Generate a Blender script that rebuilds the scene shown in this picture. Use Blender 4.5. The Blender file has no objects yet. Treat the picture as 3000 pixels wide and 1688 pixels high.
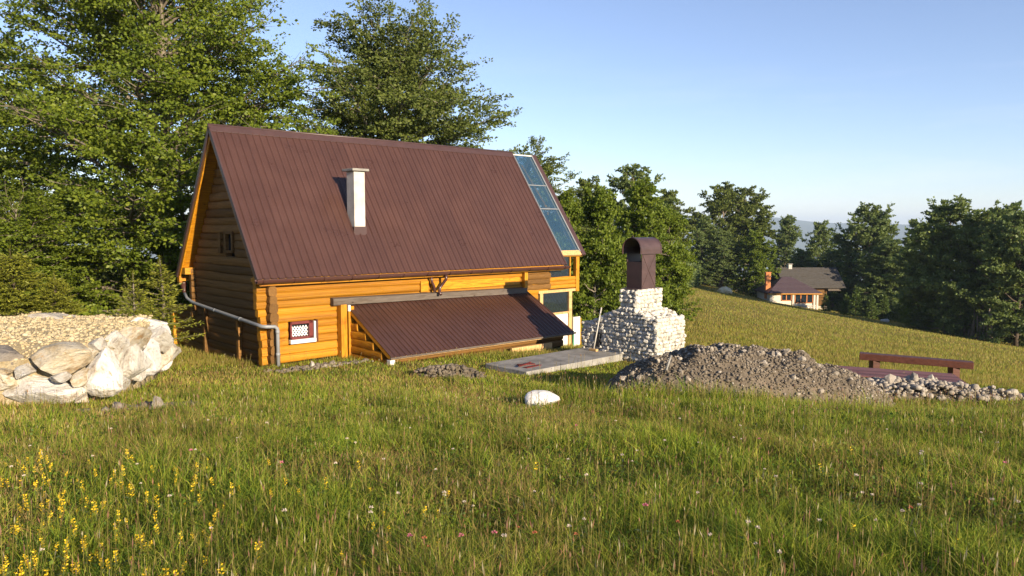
import bpy, math, random
import numpy as np
from mathutils import Vector, Matrix, Quaternion

R = math.radians
random.seed(5)
scene = bpy.context.scene
COL = scene.collection

# ---------------------------------------------------------------- camera, sky, sun, exposure
cam_d = bpy.data.cameras.new('camera'); cam = bpy.data.objects.new('camera', cam_d); COL.objects.link(cam)
cam_d.sensor_width = 36.0; cam_d.lens = 36.0 * 2200 / 3000
cam_d.clip_start = 0.1; cam_d.clip_end = 40000
cam.location = (0, 0, 0); cam.rotation_euler = (R(90 - 4.578), 0, 0)
scene.camera = cam

YAW = R(90 - 47.366)                      # direction of the cabin's long side, from +X
E1 = np.array([math.cos(YAW), math.sin(YAW), 0.0]); E2 = np.array([-math.sin(YAW), math.cos(YAW), 0.0])
HO = np.array([-6.805, 20.0, -3.8])       # cabin origin: below the near eave corner, at ground level
SUN_EL = R(15.5)
_l = E2 + 0.07 * E1; _l /= np.linalg.norm(_l)
LIGHT = Vector((_l[0] * math.cos(SUN_EL), _l[1] * math.cos(SUN_EL), -math.sin(SUN_EL)))   # the way the light travels

w = bpy.data.worlds.new('World'); scene.world = w; w.use_nodes = True
nt = w.node_tree; nt.nodes.clear()
wo = nt.nodes.new('ShaderNodeOutputWorld'); bg = nt.nodes.new('ShaderNodeBackground'); sky = nt.nodes.new('ShaderNodeTexSky')
sky.sky_type = 'NISHITA'; sky.sun_disc = False; sky.sun_elevation = SUN_EL
sky.sun_rotation = math.atan2(-LIGHT.x, -LIGHT.y)
sky.altitude = 1200; sky.air_density = 1.0; sky.dust_density = 0.1; sky.ozone_density = 3.0
bg.inputs['Strength'].default_value = 0.084
tint = nt.nodes.new('ShaderNodeMix'); tint.data_type = 'RGBA'; tint.blend_type = 'MULTIPLY'; tint.inputs[0].default_value = 1.0
_ci = [i for i in tint.inputs if i.type == 'RGBA']; _ci[1].default_value = (1.08, .98, 1.03, 1)
# thin streaky cloud low over the horizon, all the way round
_tc = nt.nodes.new('ShaderNodeTexCoord'); _mp = nt.nodes.new('ShaderNodeMapping'); _mp.inputs['Scale'].default_value = (2.2, 2.2, 16)
_no = nt.nodes.new('ShaderNodeTexNoise'); _no.inputs['Scale'].default_value = 1.7; _no.inputs['Detail'].default_value = 7; _no.inputs['Roughness'].default_value = .62
_sx = nt.nodes.new('ShaderNodeSeparateXYZ'); _lo = nt.nodes.new('ShaderNodeMapRange'); _lo.inputs[1].default_value = .24; _lo.inputs[2].default_value = .02; _lo.inputs[3].default_value = 0; _lo.inputs[4].default_value = .22
_cr = nt.nodes.new('ShaderNodeMapRange'); _cr.inputs[1].default_value = .50; _cr.inputs[2].default_value = .78
_mu = nt.nodes.new('ShaderNodeMath'); _mu.operation = 'MULTIPLY'
_cl = nt.nodes.new('ShaderNodeMix'); _cl.data_type = 'RGBA'; _clc = [i for i in _cl.inputs if i.type == 'RGBA']; _clc[1].default_value = (6.0, 6.2, 7.0, 1)
nt.links.new(_tc.outputs['Generated'], _mp.inputs['Vector']); nt.links.new(_mp.outputs[0], _no.inputs['Vector']); nt.links.new(_tc.outputs['Generated'], _sx.inputs[0])
nt.links.new(_sx.outputs['Z'], _lo.inputs[0]); nt.links.new(_no.outputs['Fac'], _cr.inputs[0]); nt.links.new(_lo.outputs[0], _mu.inputs[0]); nt.links.new(_cr.outputs[0], _mu.inputs[1])
nt.links.new(_mu.outputs[0], _cl.inputs[0]); nt.links.new(sky.outputs[0], _clc[0]); _hs = nt.nodes.new('ShaderNodeHueSaturation'); _hs.inputs['Saturation'].default_value = .92; nt.links.new([o for o in _cl.outputs if o.type == 'RGBA'][0], _hs.inputs['Color']); nt.links.new(_hs.outputs[0], _ci[0]); nt.links.new([o for o in tint.outputs if o.type == 'RGBA'][0], bg.inputs['Color']); nt.links.new(bg.outputs[0], wo.inputs['Surface'])

sun_d = bpy.data.lights.new('sun', 'SUN'); sun = bpy.data.objects.new('sun', sun_d); COL.objects.link(sun)
sun_d.energy = 4.6; sun_d.angle = R(0.5); sun_d.color = (1.0, 0.83, 0.60)
sun.rotation_euler = LIGHT.to_track_quat('-Z', 'Y').to_euler(); sun.location = (30, -30, 30)

scene.view_settings.view_transform = 'Standard'; scene.view_settings.look = 'None'
scene.view_settings.exposure = 1.3; scene.view_settings.gamma = 1.0; scene.view_settings.use_curve_mapping = False
scene.render.engine = 'CYCLES'
scene.cycles.use_denoising = True
scene.cycles.max_bounces = 7; scene.cycles.transparent_max_bounces = 8; scene.cycles.volume_bounces = 0
scene.cycles.caustics_reflective = False; scene.cycles.caustics_refractive = False

# ---------------------------------------------------------------- helpers
def tag(o, label=None, cat=None, group=None, kind=None):
    if label: o['label'] = label
    if cat: o['category'] = cat
    if group: o['group'] = group
    if kind: o['kind'] = kind
    return o

def link(o, parent=None):
    COL.objects.link(o)
    if parent is not None: o.parent = parent
    return o

def empty(name, loc=(0, 0, 0), rz=0.0, label=None, cat=None, group=None):
    o = bpy.data.objects.new(name, None); o.empty_display_size = 0.3
    o.location = loc; o.rotation_euler = (0, 0, rz); link(o)
    return tag(o, label, cat, group)

def npmesh(name, co, nper, faces, smooth=False):
    """mesh from arrays; faces is (m, nper)"""
    co = np.asarray(co, np.float32); faces = np.asarray(faces, np.int32)
    me = bpy.data.meshes.new(name)
    me.vertices.add(len(co)); me.vertices.foreach_set('co', co.ravel())
    me.loops.add(faces.size); me.loops.foreach_set('vertex_index', faces.ravel())
    me.polygons.add(len(faces)); me.polygons.foreach_set('loop_start', np.arange(0, faces.size, nper, dtype=np.int32))
    if smooth: me.polygons.foreach_set('use_smooth', np.ones(len(faces), bool))
    me.update(calc_edges=True)
    return me

def face_attr(me, name, vals):
    a = me.attributes.new(name, 'FLOAT', 'FACE'); a.data.foreach_set('value', np.asarray(vals, np.float32))

class MB:
    def __init__(s): s.v = []; s.f = []
    def add(s, vs, fs):
        b = len(s.v); s.v.extend([tuple(map(float, p)) for p in vs]); s.f.extend([tuple(i + b for i in f) for f in fs]); return s
    def box(s, lo, hi):
        x0, y0, z0 = lo; x1, y1, z1 = hi
        return s.add([(x0,y0,z0),(x1,y0,z0),(x1,y1,z0),(x0,y1,z0),(x0,y0,z1),(x1,y0,z1),(x1,y1,z1),(x0,y1,z1)],
                     [(0,3,2,1),(4,5,6,7),(0,1,5,4),(1,2,6,5),(2,3,7,6),(3,0,4,7)])
    def bar(s, a, b, wd, ht, up=(0, 0, 1)):
        """rectangular bar from a to b"""
        a = Vector(a); b = Vector(b); d = (b - a).normalized(); up = Vector(up)
        sd = d.cross(up).normalized(); u2 = sd.cross(d)
        vs = []
        for p in (a, b):
            for (i, j) in ((-1,-1),(1,-1),(1,1),(-1,1)): vs.append(p + sd * (i * wd / 2) + u2 * (j * ht / 2))
        return s.add(vs, [(0,1,2,3),(7,6,5,4),(0,4,5,1),(1,5,6,2),(2,6,7,3),(3,7,4,0)])
    def tube(s, pts, rad, n=8, cap=True):
        pts = [Vector(p) for p in pts]
        if not hasattr(rad, '__len__'): rad = [rad] * len(pts)
        vs = []; fs = []; prev = None
        for i, p in enumerate(pts):
            d = (pts[min(i + 1, len(pts) - 1)] - pts[max(i - 1, 0)])
            if d.length < 1e-6: d = Vector((0, 0, 1))
            d.normalize()
            if prev is None:
                a = d.cross(Vector((0, 0, 1))) if abs(d.z) < .9 else d.cross(Vector((1, 0, 0)))
            else: a = prev - d * prev.dot(d)
            a.normalize(); prev = a; b = d.cross(a)
            for k in range(n):
                t = 2 * math.pi * k / n; vs.append(p + a * (math.cos(t) * rad[i]) + b * (math.sin(t) * rad[i]))
        for i in range(len(pts) - 1):
            for k in range(n):
                k2 = (k + 1) % n; fs.append((i*n + k, i*n + k2, (i+1)*n + k2, (i+1)*n + k))
        if cap:
            fs.append(tuple(range(n - 1, -1, -1))); fs.append(tuple(range((len(pts)-1)*n, len(pts)*n)))
        return s.add(vs, fs)
    def prism(s, poly, axis, a, b):
        """poly: 2-D outline in the other two axes, extruded along axis from a to b"""
        def P(q, t):
            q = list(q); q.insert(axis, t); return q
        n = len(poly)
        return s.add([P(q, a) for q in poly] + [P(q, b) for q in poly],
                     [tuple(range(n)), tuple(range(2*n - 1, n - 1, -1))] + [(i, i + n, (i+1) % n + n, (i+1) % n) for i in range(n)])
    def mesh(s, name, smooth=False, fixn=True):
        me = bpy.data.meshes.new(name); me.from_pydata(s.v, [], s.f)
        if fixn:
            import bmesh
            bm = bmesh.new(); bm.from_mesh(me); bmesh.ops.recalc_face_normals(bm, faces=bm.faces); bm.to_mesh(me); bm.free()
        if smooth: me.polygons.foreach_set('use_smooth', np.ones(len(me.polygons), bool))
        me.update(); return me
    def build(s, name, m, parent=None, smooth=False, bevel=0.0):
        me = s.mesh(name, smooth); me.materials.append(m)
        o = link(bpy.data.objects.new(name, me), parent)
        if bevel:
            b = o.modifiers.new('bevel', 'BEVEL'); b.width = bevel; b.segments = 2; b.limit_method = 'ANGLE'
        return o

def obj(name, me, parent=None, loc=None, rot=None, sc=None, mat=None):
    o = bpy.data.objects.new(name, me)
    if mat is not None:
        if not me.materials: me.materials.append(mat)
    if loc is not None: o.location = loc
    if rot is not None: o.rotation_euler = rot
    if sc is not None: o.scale = sc
    return link(o, parent)

def H2W(u, v, z=0.0): return HO + E1 * u + E2 * v + np.array([0, 0, z])

# pseudo noise on arrays (sum of rotated sines), about -1..1
_nr = np.random.default_rng(11)
_NA = [(_nr.uniform(0, 6.28), _nr.uniform(0, 6.28), _nr.uniform(.7, 1.4)) for _ in range(14)]
def pn(x, y, sc):
    x = np.asarray(x) / sc; y = np.asarray(y) / sc; r = 0
    for i, (a, ph, f) in enumerate(_NA):
        f = f * (1 + .35 * i)
        r = r + np.sin((x * math.cos(a) + y * math.sin(a)) * f * 2 + ph + 1.3 * np.sin((x * math.sin(a) - y * math.cos(a)) * f * 1.1 + 2 * ph)) / (1 + .3 * i)
    return r / 3.2

# ---------------------------------------------------------------- materials
def newmat(name):
    m = bpy.data.materials.new(name); m.use_nodes = True; n = m.node_tree.nodes; n.clear()
    out = n.new('ShaderNodeOutputMaterial'); p = n.new('ShaderNodeBsdfPrincipled')
    m.node_tree.links.new(p.outputs[0], out.inputs['Surface'])
    return m, m.node_tree, p, out

def ramp(t, fac, stops):
    r = t.nodes.new('ShaderNodeValToRGB'); el = r.color_ramp.elements
    while len(el) < len(stops): el.new(0.5)
    for e, (p, c) in zip(el, stops): e.position = p; e.color = (*c, 1)
    t.links.new(fac, r.inputs[0]); return r.outputs[0]

def coords(t, scale=(1, 1, 1), kind='Object', rnd=False):
    tc = t.nodes.new('ShaderNodeTexCoord'); mp = t.nodes.new('ShaderNodeMapping'); mp.inputs['Scale'].default_value = scale
    src = tc.outputs[kind] if kind != 'World' else t.nodes.new('ShaderNodeNewGeometry').outputs['Position']
    t.links.new(src, mp.inputs['Vector'])
    if rnd:
        oi = t.nodes.new('ShaderNodeObjectInfo'); mu = t.nodes.new('ShaderNodeMath'); mu.operation = 'MULTIPLY'; mu.inputs[1].default_value = 37.0
        t.links.new(oi.outputs['Random'], mu.inputs[0]); t.links.new(mu.outputs[0], mp.inputs['Location'])
    return mp.outputs[0]

def noise(t, vec, scale, detail=4, rough=.6, dist=0.0):
    n = t.nodes.new('ShaderNodeTexNoise'); n.inputs['Scale'].default_value = scale; n.inputs['Detail'].default_value = detail
    n.inputs['Roughness'].default_value = rough; n.inputs['Distortion'].default_value = dist
    t.links.new(vec, n.inputs['Vector']); return n.outputs['Fac']

def mixc(t, fac, a, b, mode='MIX'):
    m = t.nodes.new('ShaderNodeMix'); m.data_type = 'RGBA'; m.blend_type = mode
    for s, v in ((m.inputs['Factor'], fac), (m.inputs['A'], a), (m.inputs['B'], b)):
        pass
    ins = [i for i in m.inputs if i.type == 'RGBA']; fi = m.inputs[0]
    for s, v in ((fi, fac), (ins[0], a), (ins[1], b)):
        if isinstance(v, (int, float)): s.default_value = v
        elif isinstance(v, tuple): s.default_value = (*v, 1)
        else: t.links.new(v, s)
    return [o for o in m.outputs if o.type == 'RGBA'][0]

def bump(t, p, h, strength=.3, dist=.02):
    b = t.nodes.new('ShaderNodeBump'); b.inputs['Strength'].default_value = strength; b.inputs['Distance'].default_value = dist
    t.links.new(h, b.inputs['Height']); t.links.new(b.outputs[0], p.inputs['Normal'])

def m_plain(name, col, rough=.6, var=.25, nscale=6, metal=0.0, spec=.4, bmp=.1, kind='Object'):
    m, t, p, o = newmat(name)
    v = coords(t, kind=kind, rnd=(kind == 'Object')); n = noise(t, v, nscale, 6)
    lo = tuple(c * (1 - var) for c in col); hi = tuple(min(1, c * (1 + var)) for c in col)
    t.links.new(ramp(t, n, [(.3, lo), (.7, hi)]), p.inputs['Base Color'])
    p.inputs['Roughness'].default_value = rough; p.inputs['Metallic'].default_value = metal; p.inputs['Specular IOR Level'].default_value = spec
    if bmp: bump(t, p, noise(t, v, nscale * 6, 4), bmp, .02)
    return m

def m_wood(name, stops, scale=(1.2, 14, 14), rough=.45, spec=.35, bmp=.35, tone=.35):
    m, t, p, o = newmat(name)
    v = coords(t, scale, rnd=True); g = noise(t, v, 1.6, 8, .65, .6)
    c = ramp(t, g, stops)
    oi = t.nodes.new('ShaderNodeObjectInfo')
    dk = ramp(t, oi.outputs['Random'], [(0, (1 - tone,) * 3), (1, (1, 1, 1))])
    c = mixc(t, 1.0, c, dk, 'MULTIPLY')
    v2 = coords(t, (.8, 3, 3), rnd=True); st = ramp(t, noise(t, v2, 1.3, 5), [(.30, (.70, .62, .52)), (.46, (1, 1, 1))])
    c = mixc(t, .8, c, st, 'MULTIPLY')
    ck = noise(t, coords(t, tuple(max(.35, k * .22) if k < 5 else k * 3.5 for k in scale), rnd=True), 1.0, 3, .5, .3)
    crack = ramp(t, ck, [(.30, (.34, .27, .22)), (.36, (1, 1, 1))]); c = mixc(t, .85, c, crack, 'MULTIPLY')
    kn = t.nodes.new('ShaderNodeTexVoronoi'); kn.inputs['Scale'].default_value = 1.0; t.links.new(coords(t, tuple(2.6 if k < 5 else k * .28 for k in scale), rnd=True), kn.inputs['Vector'])
    c = mixc(t, .8, c, ramp(t, kn.outputs['Distance'], [(.05, (.30, .20, .14)), (.13, (1, 1, 1))]), 'MULTIPLY')
    t.links.new(c, p.inputs['Base Color']); p.inputs['Roughness'].default_value = rough; p.inputs['Specular IOR Level'].default_value = spec
    bump(t, p, g, bmp, .02)
    return m

def m_leaf(name, stops, transl=.35, rough=.5, wscale=.5):
    """foliage: colour varies leaf by leaf and tree part by tree part; light also passes through"""
    m, t, p, o = newmat(name)
    a = t.nodes.new('ShaderNodeAttribute'); a.attribute_name = 'tint'
    v = coords(t, kind='World'); n = noise(t, v, wscale, 3)
    md = t.nodes.new('ShaderNodeMath'); md.operation = 'MULTIPLY_ADD'; md.inputs[1].default_value = .6
    t.links.new(a.outputs['Fac'], md.inputs[0])
    m2 = t.nodes.new('ShaderNodeMath'); m2.operation = 'MULTIPLY'; m2.inputs[1].default_value = .4
    t.links.new(n, m2.inputs[0]); t.links.new(m2.outputs[0], md.inputs[2])
    c = ramp(t, md.outputs[0], stops)
    t.links.new(c, p.inputs['Base Color']); p.inputs['Roughness'].default_value = rough; p.inputs['Specular IOR Level'].default_value = .25
    tr = t.nodes.new('ShaderNodeBsdfTranslucent'); t.links.new(mixc(t, 1.0, c, (1.0, 1.0, .55), 'MULTIPLY'), tr.inputs['Color'])
    mx = t.nodes.new('ShaderNodeMixShader'); mx.inputs[0].default_value = transl
    t.links.new(p.outputs[0], mx.inputs[1]); t.links.new(tr.outputs[0], mx.inputs[2]); t.links.new(mx.outputs[0], o.inputs['Surface'])
    return m

def m_stone(name, stops, scale=3.0, bmp=.6, rough=.85, moss=None):
    m, t, p, o = newmat(name)
    v = coords(t, rnd=True); n = noise(t, v, scale, 8, .65)
    c = ramp(t, n, stops)
    oi = t.nodes.new('ShaderNodeObjectInfo'); c = mixc(t, 1.0, c, ramp(t, oi.outputs['Random'], [(0, (.72, .7, .66)), (1, (1, 1, 1))]), 'MULTIPLY')
    if moss:
        c = mixc(t, ramp(t, noise(t, v, scale * 2.2, 5, .7), [(.58, (0, 0, 0)), (.7, (1, 1, 1))]), c, moss)
    t.links.new(c, p.inputs['Base Color']); p.inputs['Roughness'].default_value = rough; p.inputs['Specular IOR Level'].default_value = .2
    bump(t, p, noise(t, v, scale * 3.2, 9, .72), bmp, .10)
    return m

GOLD = [(.30, (.26, .092, .008)), (.5, (.50, .215, .012)), (.72, (.62, .310, .022))]
M = {}
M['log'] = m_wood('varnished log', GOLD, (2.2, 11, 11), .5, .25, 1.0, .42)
M['log_old_shade'] = m_wood('weathered shaded log', [(.25, (.085, .045, .014)), (.5, (.19, .095, .025)), (.75, (.29, .155, .045))], (3.0, 9, 9), .65, .2, .8, .5)  # darker than the varnished log: weathering, plus gable shade put into the colour
M['plank'] = m_wood('varnished plank', GOLD, (1.4, 18, 18), .4, .3, .2, .25)
M['plank_v'] = m_wood('varnished upright plank', GOLD, (18, 18, 1.4), .4, .3, .2, .25)
M['rawwood'] = m_wood('raw pine', [(.3, (.42, .25, .10)), (.7, (.62, .42, .20))], (12, 12, 2), .6, .2, .2, .2)
M['greywood'] = m_wood('grey weathered board', [(.3, (.085, .068, .056)), (.7, (.17, .14, .115))], (1.5, 14, 14), .75, .2, .3, .2)
M['barn'] = m_wood('dark barn wood', [(.3, (.05, .03, .02)), (.7, (.16, .10, .06))], (1.5, 14, 14), .8, .2, .3, .4)
M['red_paint'] = m_plain('red painted wood', (.12, .020, .018), .45, .2, 5)
M['bench_wood'] = m_wood('red brown stained beam', [(.3, (.075, .024, .015)), (.7, (.14, .050, .030))], (1.4, 16, 16), .55, .3, .2, .2)
M['red_board'] = m_wood('dull red board', [(.3, (.15, .060, .065)), (.7, (.26, .14, .14))], (1.4, 16, 16), .7, .2, .2, .5)

def m_roof(name, col):
    m, t, p, o = newmat(name)
    v = coords(t, (1, 1, 1), rnd=True); n = noise(t, v, 1.2, 6, .6)
    c = ramp(t, n, [(.3, tuple(k * .86 for k in col)), (.7, tuple(k * 1.12 for k in col))])
    dust = ramp(t, noise(t, coords(t, (9, .9, 1), rnd=True), 1.0, 6, .7), [(.55, (0, 0, 0)), (.85, (1, 1, 1))])
    c = mixc(t, .35, c, mixc(t, dust, c, (.085, .05, .045)))
    oi = t.nodes.new('ShaderNodeObjectInfo'); c = mixc(t, 1.0, c, ramp(t, oi.outputs['Random'], [(0, (.86, .87, .9)), (1, (1.0, 1.0, 1.0))]), 'MULTIPLY')
    t.links.new(c, p.inputs['Base Color']); p.inputs['Specular IOR Level'].default_value = .6
    rr = t.nodes.new('ShaderNodeMapRange'); rr.inputs[3].default_value = .22; rr.inputs[4].default_value = .38
    t.links.new(n, rr.inputs[0]); t.links.new(rr.outputs[0], p.inputs['Roughness'])
    return m
M['roof'] = m_roof('brown roof sheet', (.068, .032, .0235))
M['trim'] = m_plain('brown sheet trim', (.058, .031, .029), .4, .15, 3, 0, .5, 0)
M['gutter'] = m_plain('brown gutter', (.060, .026, .021), .3, .12, 3, 0, .5, 0)
M['hood'] = m_plain('brown sheet hood', (.060, .035, .033), .42, .22, 4, 0, .5, .03)
M['zinc'] = m_plain('grey plastic pipe', (.20, .21, .22), .5, .15, 5, 0, .4, .05)
M['darkmetal'] = m_plain('dark metal', (.03, .03, .032), .5, .2, 5)
M['chimney'] = m_plain('white chimney render', (.46, .44, .40), .85, .22, 3, 0, .2, .25)
M['concrete'] = m_plain('concrete', (.25, .24, .22), .85, .38, 2.2, 0, .2, .25)
M['white'] = m_plain('white paint', (.62, .61, .58), .6, .06, 6, 0, .3, .05)
M['curtain'] = m_plain('lace curtain', (.70, .70, .70), .9, .06, 6, 0, .1, 0)
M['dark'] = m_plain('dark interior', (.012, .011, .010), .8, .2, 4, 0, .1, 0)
M['soil'] = m_plain('bare soil', (.16, .10, .06), .95, .4, 2.5, 0, .1, .5, 'World')
M['mortar'] = m_plain('mortar', (.30, .28, .25), .95, .25, 9, 0, .1, .4)
M['lime'] = m_stone('pale limestone', [(.28, (.44, .41, .36)), (.5, (.64, .61, .55)), (.72, (.74, .72, .69))], 4, .5)
M['boulder'] = m_stone('limestone boulder', [(.32, (.30, .24, .18)), (.44, (.56, .52, .45)), (.60, (.68, .66, .61))], 2.6, .8, .9, (.20, .17, .15))
M['boulder_grey'] = m_stone('grey boulder', [(.25, (.16, .13, .11)), (.5, (.27, .24, .21)), (.75, (.36, .33, .30))], 2.2, .9, .9, (.035, .028, .022))
M['boulder_white'] = m_stone('white boulder', [(.32, (.36, .29, .21)), (.43, (.62, .58, .52)), (.58, (.72, .70, .67))], 2.4, .8, .9, (.36, .28, .20))
M['boulder_tan'] = m_stone('tan boulder', [(.32, (.36, .26, .15)), (.45, (.58, .50, .37)), (.60, (.68, .64, .55))], 2.6, .8, .9, (.42, .22, .07))
M['sand'] = m_stone('yellow crushed limestone', [(.25, (.46, .34, .17)), (.5, (.62, .50, .30)), (.75, (.70, .61, .43))], 7, 1.0)
M['gravel'] = m_stone('tan gravel stone', [(.25, (.44, .33, .17)), (.5, (.62, .52, .33)), (.75, (.70, .63, .48))], 5, .4)
M['rubble'] = m_stone('rubble stone', [(.25, (.095, .078, .060)), (.5, (.20, .170, .135)), (.75, (.34, .30, .25))], 1.1, .5)
M['rubble_soil'] = m_plain('rubble soil', (.135, .110, .082), .95, .45, 6, 0, .1, .6, 'World')
M['rubble_pale'] = m_stone('pale rubble stone', [(.25, (.20, .17, .14)), (.5, (.34, .30, .25)), (.75, (.50, .47, .43))], 1.1, .5)
M['bark'] = m_stone('beech bark', [(.3, (.13, .105, .08)), (.55, (.22, .19, .15)), (.8, (.30, .27, .22))], 2.5, .4)
M['bark_dark'] = m_stone('dark bark', [(.3, (.05, .038, .028)), (.7, (.13, .10, .075))], 2.5, .4)
M['leaf_a'] = m_leaf('beech leaves', [(.15, (.062, .098, .012)), (.5, (.135, .185, .018)), (.85, (.235, .270, .028))], .40)
M['leaf_b'] = m_leaf('dull beech leaves', [(.15, (.064, .094, .024)), (.5, (.122, .156, .034)), (.85, (.190, .214, .046))], .38)
M['leaf_c'] = m_leaf('dark woodland leaves', [(.15, (.074, .116, .046)), (.5, (.145, .196, .062)), (.85, (.225, .262, .074))], .42)
M['leaf_d'] = m_leaf('bright hedge leaves', [(.15, (.066, .112, .014)), (.5, (.140, .195, .022)), (.85, (.215, .250, .030))], .40)
M['needle'] = m_leaf('spruce needles', [(.15, (.080, .098, .012)), (.5, (.175, .190, .022)), (.85, (.280, .275, .038))], .2)
M['needle_far'] = m_leaf('dark spruce needles', [(.15, (.050, .085, .022)), (.5, (.10, .15, .034)), (.85, (.15, .20, .045))], .15)
def m_glass(name, col=(.75, .85, .95), alpha=.35, rough=.02):
    m, t, p, o = newmat(name)
    p.inputs['Base Color'].default_value = (.02, .03, .04, 1); p.inputs['Roughness'].default_value = rough; p.inputs['Specular IOR Level'].default_value = .9
    p.inputs['IOR'].default_value = 1.7
    tr = t.nodes.new('ShaderNodeBsdfTransparent'); tr.inputs[0].default_value = (*col, 1)
    mx = t.nodes.new('ShaderNodeMixShader'); mx.inputs[0].default_value = alpha
    t.links.new(tr.outputs[0], mx.inputs[1]); t.links.new(p.outputs[0], mx.inputs[2]); t.links.new(mx.outputs[0], o.inputs['Surface'])
    return m
M['glass'] = m_glass('roof glass', (.80, .89, .97), .34)
M['glass'].node_tree.nodes['Principled BSDF'].inputs['Base Color'].default_value = (.05, .11, .18, 1)  # sky reflection of the roof panes put into the base colour as blue
M['pane'] = m_glass('window glass', (.6, .65, .7), .55)

# ---------------------------------------------------------------- terrain
CTRL = np.array([(0,0,-1.62),(-6,2,-1.78),(6,2,-1.75),(0,-8,-.9),(-12,-6,-1.1),(12,-6,-1.1),(-5,6,-2.3),(0,6,-2.3),(5,6,-2.28),(12,6,-2.35),(-14,6,-2.4),
 (.5,12.6,-3.03),(-7.4,13.6,-3.19),(4.5,11.8,-2.9),(9,11.8,-2.95),(3.9,14.7,-3.38),(8,15,-3.62),(9.6,13.0,-3.5),(7.2,13.2,-3.42),(12,12.8,-3.45),(10.5,14.4,-3.55),(13,13,-3.35),
 (-6.8,19.8,-3.78),(-2.4,24.1,-3.85),(-.7,22.2,-3.86),(-.5,19.6,-3.8),(-3.5,17.5,-3.55),(3.5,22,-3.9),(2.0,18,-3.72),(-10.2,23.7,-4.0),(-8.5,30.7,-4.35),(2.76,28.8,-4.6),(5.5,24,-4.15),
 (-16,14,-3.1),(-16,24,-3.8),(-14,33,-4.3),(11,20,-4.1),(14,16,-3.8),(9,25,-4.5),(7.5,31,-4.75),(20,40,-6.3),(13,60,-6.1),(19,80,-7.0),(35,60,-8.9),(45,78,-11.3),
 (45,110,-12.0),(38,110,-10.9),(51,80,-12.2),(62,95,-14),(29.3,125,-8.9),(-40,60,-5.5),(-30,110,-6.5),(0,70,-5.6),(2,120,-7),(80,60,-15.5),(60,30,-9),(30,15,-5.6),(30,0,-3.2),(-40,10,-3),(-30,-20,-1),(30,-20,-1.5),(50,140,-14),(90,120,-19),(0,170,-9)], float)
def _tps_fit(C):
    P = C[:, :2]; n = len(C)
    d = np.linalg.norm(P[:, None] - P[None], axis=2); K = np.where(d > 0, d * d * np.log(d + 1e-9), 0) + np.eye(n) * 1.0
    A = np.zeros((n + 3, n + 3)); A[:n, :n] = K; A[:n, n] = 1; A[:n, n+1:] = P; A[n, :n] = 1; A[n+1:, :n] = P.T
    return np.linalg.solve(A, np.concatenate([C[:, 2], np.zeros(3)]))
_TW = _tps_fit(CTRL)
def tps(x, y):
    x = np.asarray(x, float); y = np.asarray(y, float); sh = x.shape; x = x.ravel(); y = y.ravel()
    out = np.empty(len(x)); P = CTRL[:, :2]
    for i in range(0, len(x), 40000):
        xs = x[i:i+40000]; ys = y[i:i+40000]
        d2 = (xs[:, None] - P[None, :, 0])**2 + (ys[:, None] - P[None, :, 1])**2
        out[i:i+40000] = (0.5 * d2 * np.log(d2 + 1e-9)) @ _TW[:len(P)] + _TW[-3] + _TW[-2] * xs + _TW[-1] * ys
    return out.reshape(sh)
def gh(x, y):
    """ground height"""
    x = np.asarray(x, float); y = np.asarray(y, float)
    r = np.hypot(x, y); k = np.minimum(1, 150 / np.maximum(r, 1e-6))
    z = tps(x * k, y * k)
    far = np.clip((r - 165) / 2400, 0, 1); z = z - 480 * far ** .75
    return z + .035 * pn(x, y, 2.3) * np.clip(1.2 - r / 60, 0, 1) + .12 * pn(x, y, 14) * np.clip((r - 30) / 30, 0, 1)
def ghs(x, y): return float(gh(np.array([x]), np.array([y]))[0])

def m_ground():
    m, t, p, o = newmat('meadow ground')
    v = coords(t, kind='World')
    n1 = noise(t, v, .22, 5, .6); n2 = noise(t, v, 3.2, 8, .75); n3 = noise(t, v, .9, 6, .6)
    grass = ramp(t, n2, [(.3, (.075, .072, .014)), (.5, (.16, .14, .026)), (.7, (.25, .21, .045))])
    dry = ramp(t, n2, [(.3, (.15, .11, .03)), (.7, (.34, .26, .07))])
    c = mixc(t, ramp(t, n1, [(.4, (0, 0, 0)), (.62, (1, 1, 1))]), grass, dry)
    c = mixc(t, ramp(t, n3, [(.60, (0, 0, 0)), (.72, (.7, .7, .7))]), c, (.05, .07, .015))
    t.links.new(c, p.inputs['Base Color']); p.inputs['Roughness'].default_value = .95; p.inputs['Specular IOR Level'].default_value = .1
    bump(t, p, n2, 1.0, .12)
    return m
M['ground'] = m_ground()
def grid_axis(segs):
    r = []
    for a, b, n in segs: r += list(np.linspace(a, b, n, endpoint=False))
    r.append(segs[-1][1]); return np.array(r)
gx = grid_axis([(-12000, -2000, 6), (-2000, -300, 10), (-300, -60, 16), (-60, -22, 24), (-22, 26, 150), (26, 80, 54), (80, 300, 22), (300, 2000, 12), (2000, 12000, 7)])
gy = grid_axis([(-9000, -500, 6), (-500, -30, 10), (-30, 2, 24), (2, 34, 110), (34, 150, 100), (150, 400, 20), (400, 2500, 14), (2500, 14000, 8)])
GX, GY = np.meshgrid(gx, gy); GZ = gh(GX, GY)
nx, ny = len(gx), len(gy)
idx = np.arange(nx * ny).reshape(ny, nx)
fc = np.stack([idx[:-1, :-1], idx[:-1, 1:], idx[1:, 1:], idx[1:, :-1]], -1).reshape(-1, 4)
me = npmesh('ground', np.stack([GX, GY, GZ], -1).reshape(-1, 3), 4, fc, True); me.materials.append(M['ground'])
tag(link(bpy.data.objects.new('ground', me)), 'sloping mountain meadow falling away to the valley', 'ground', kind='structure')

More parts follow.
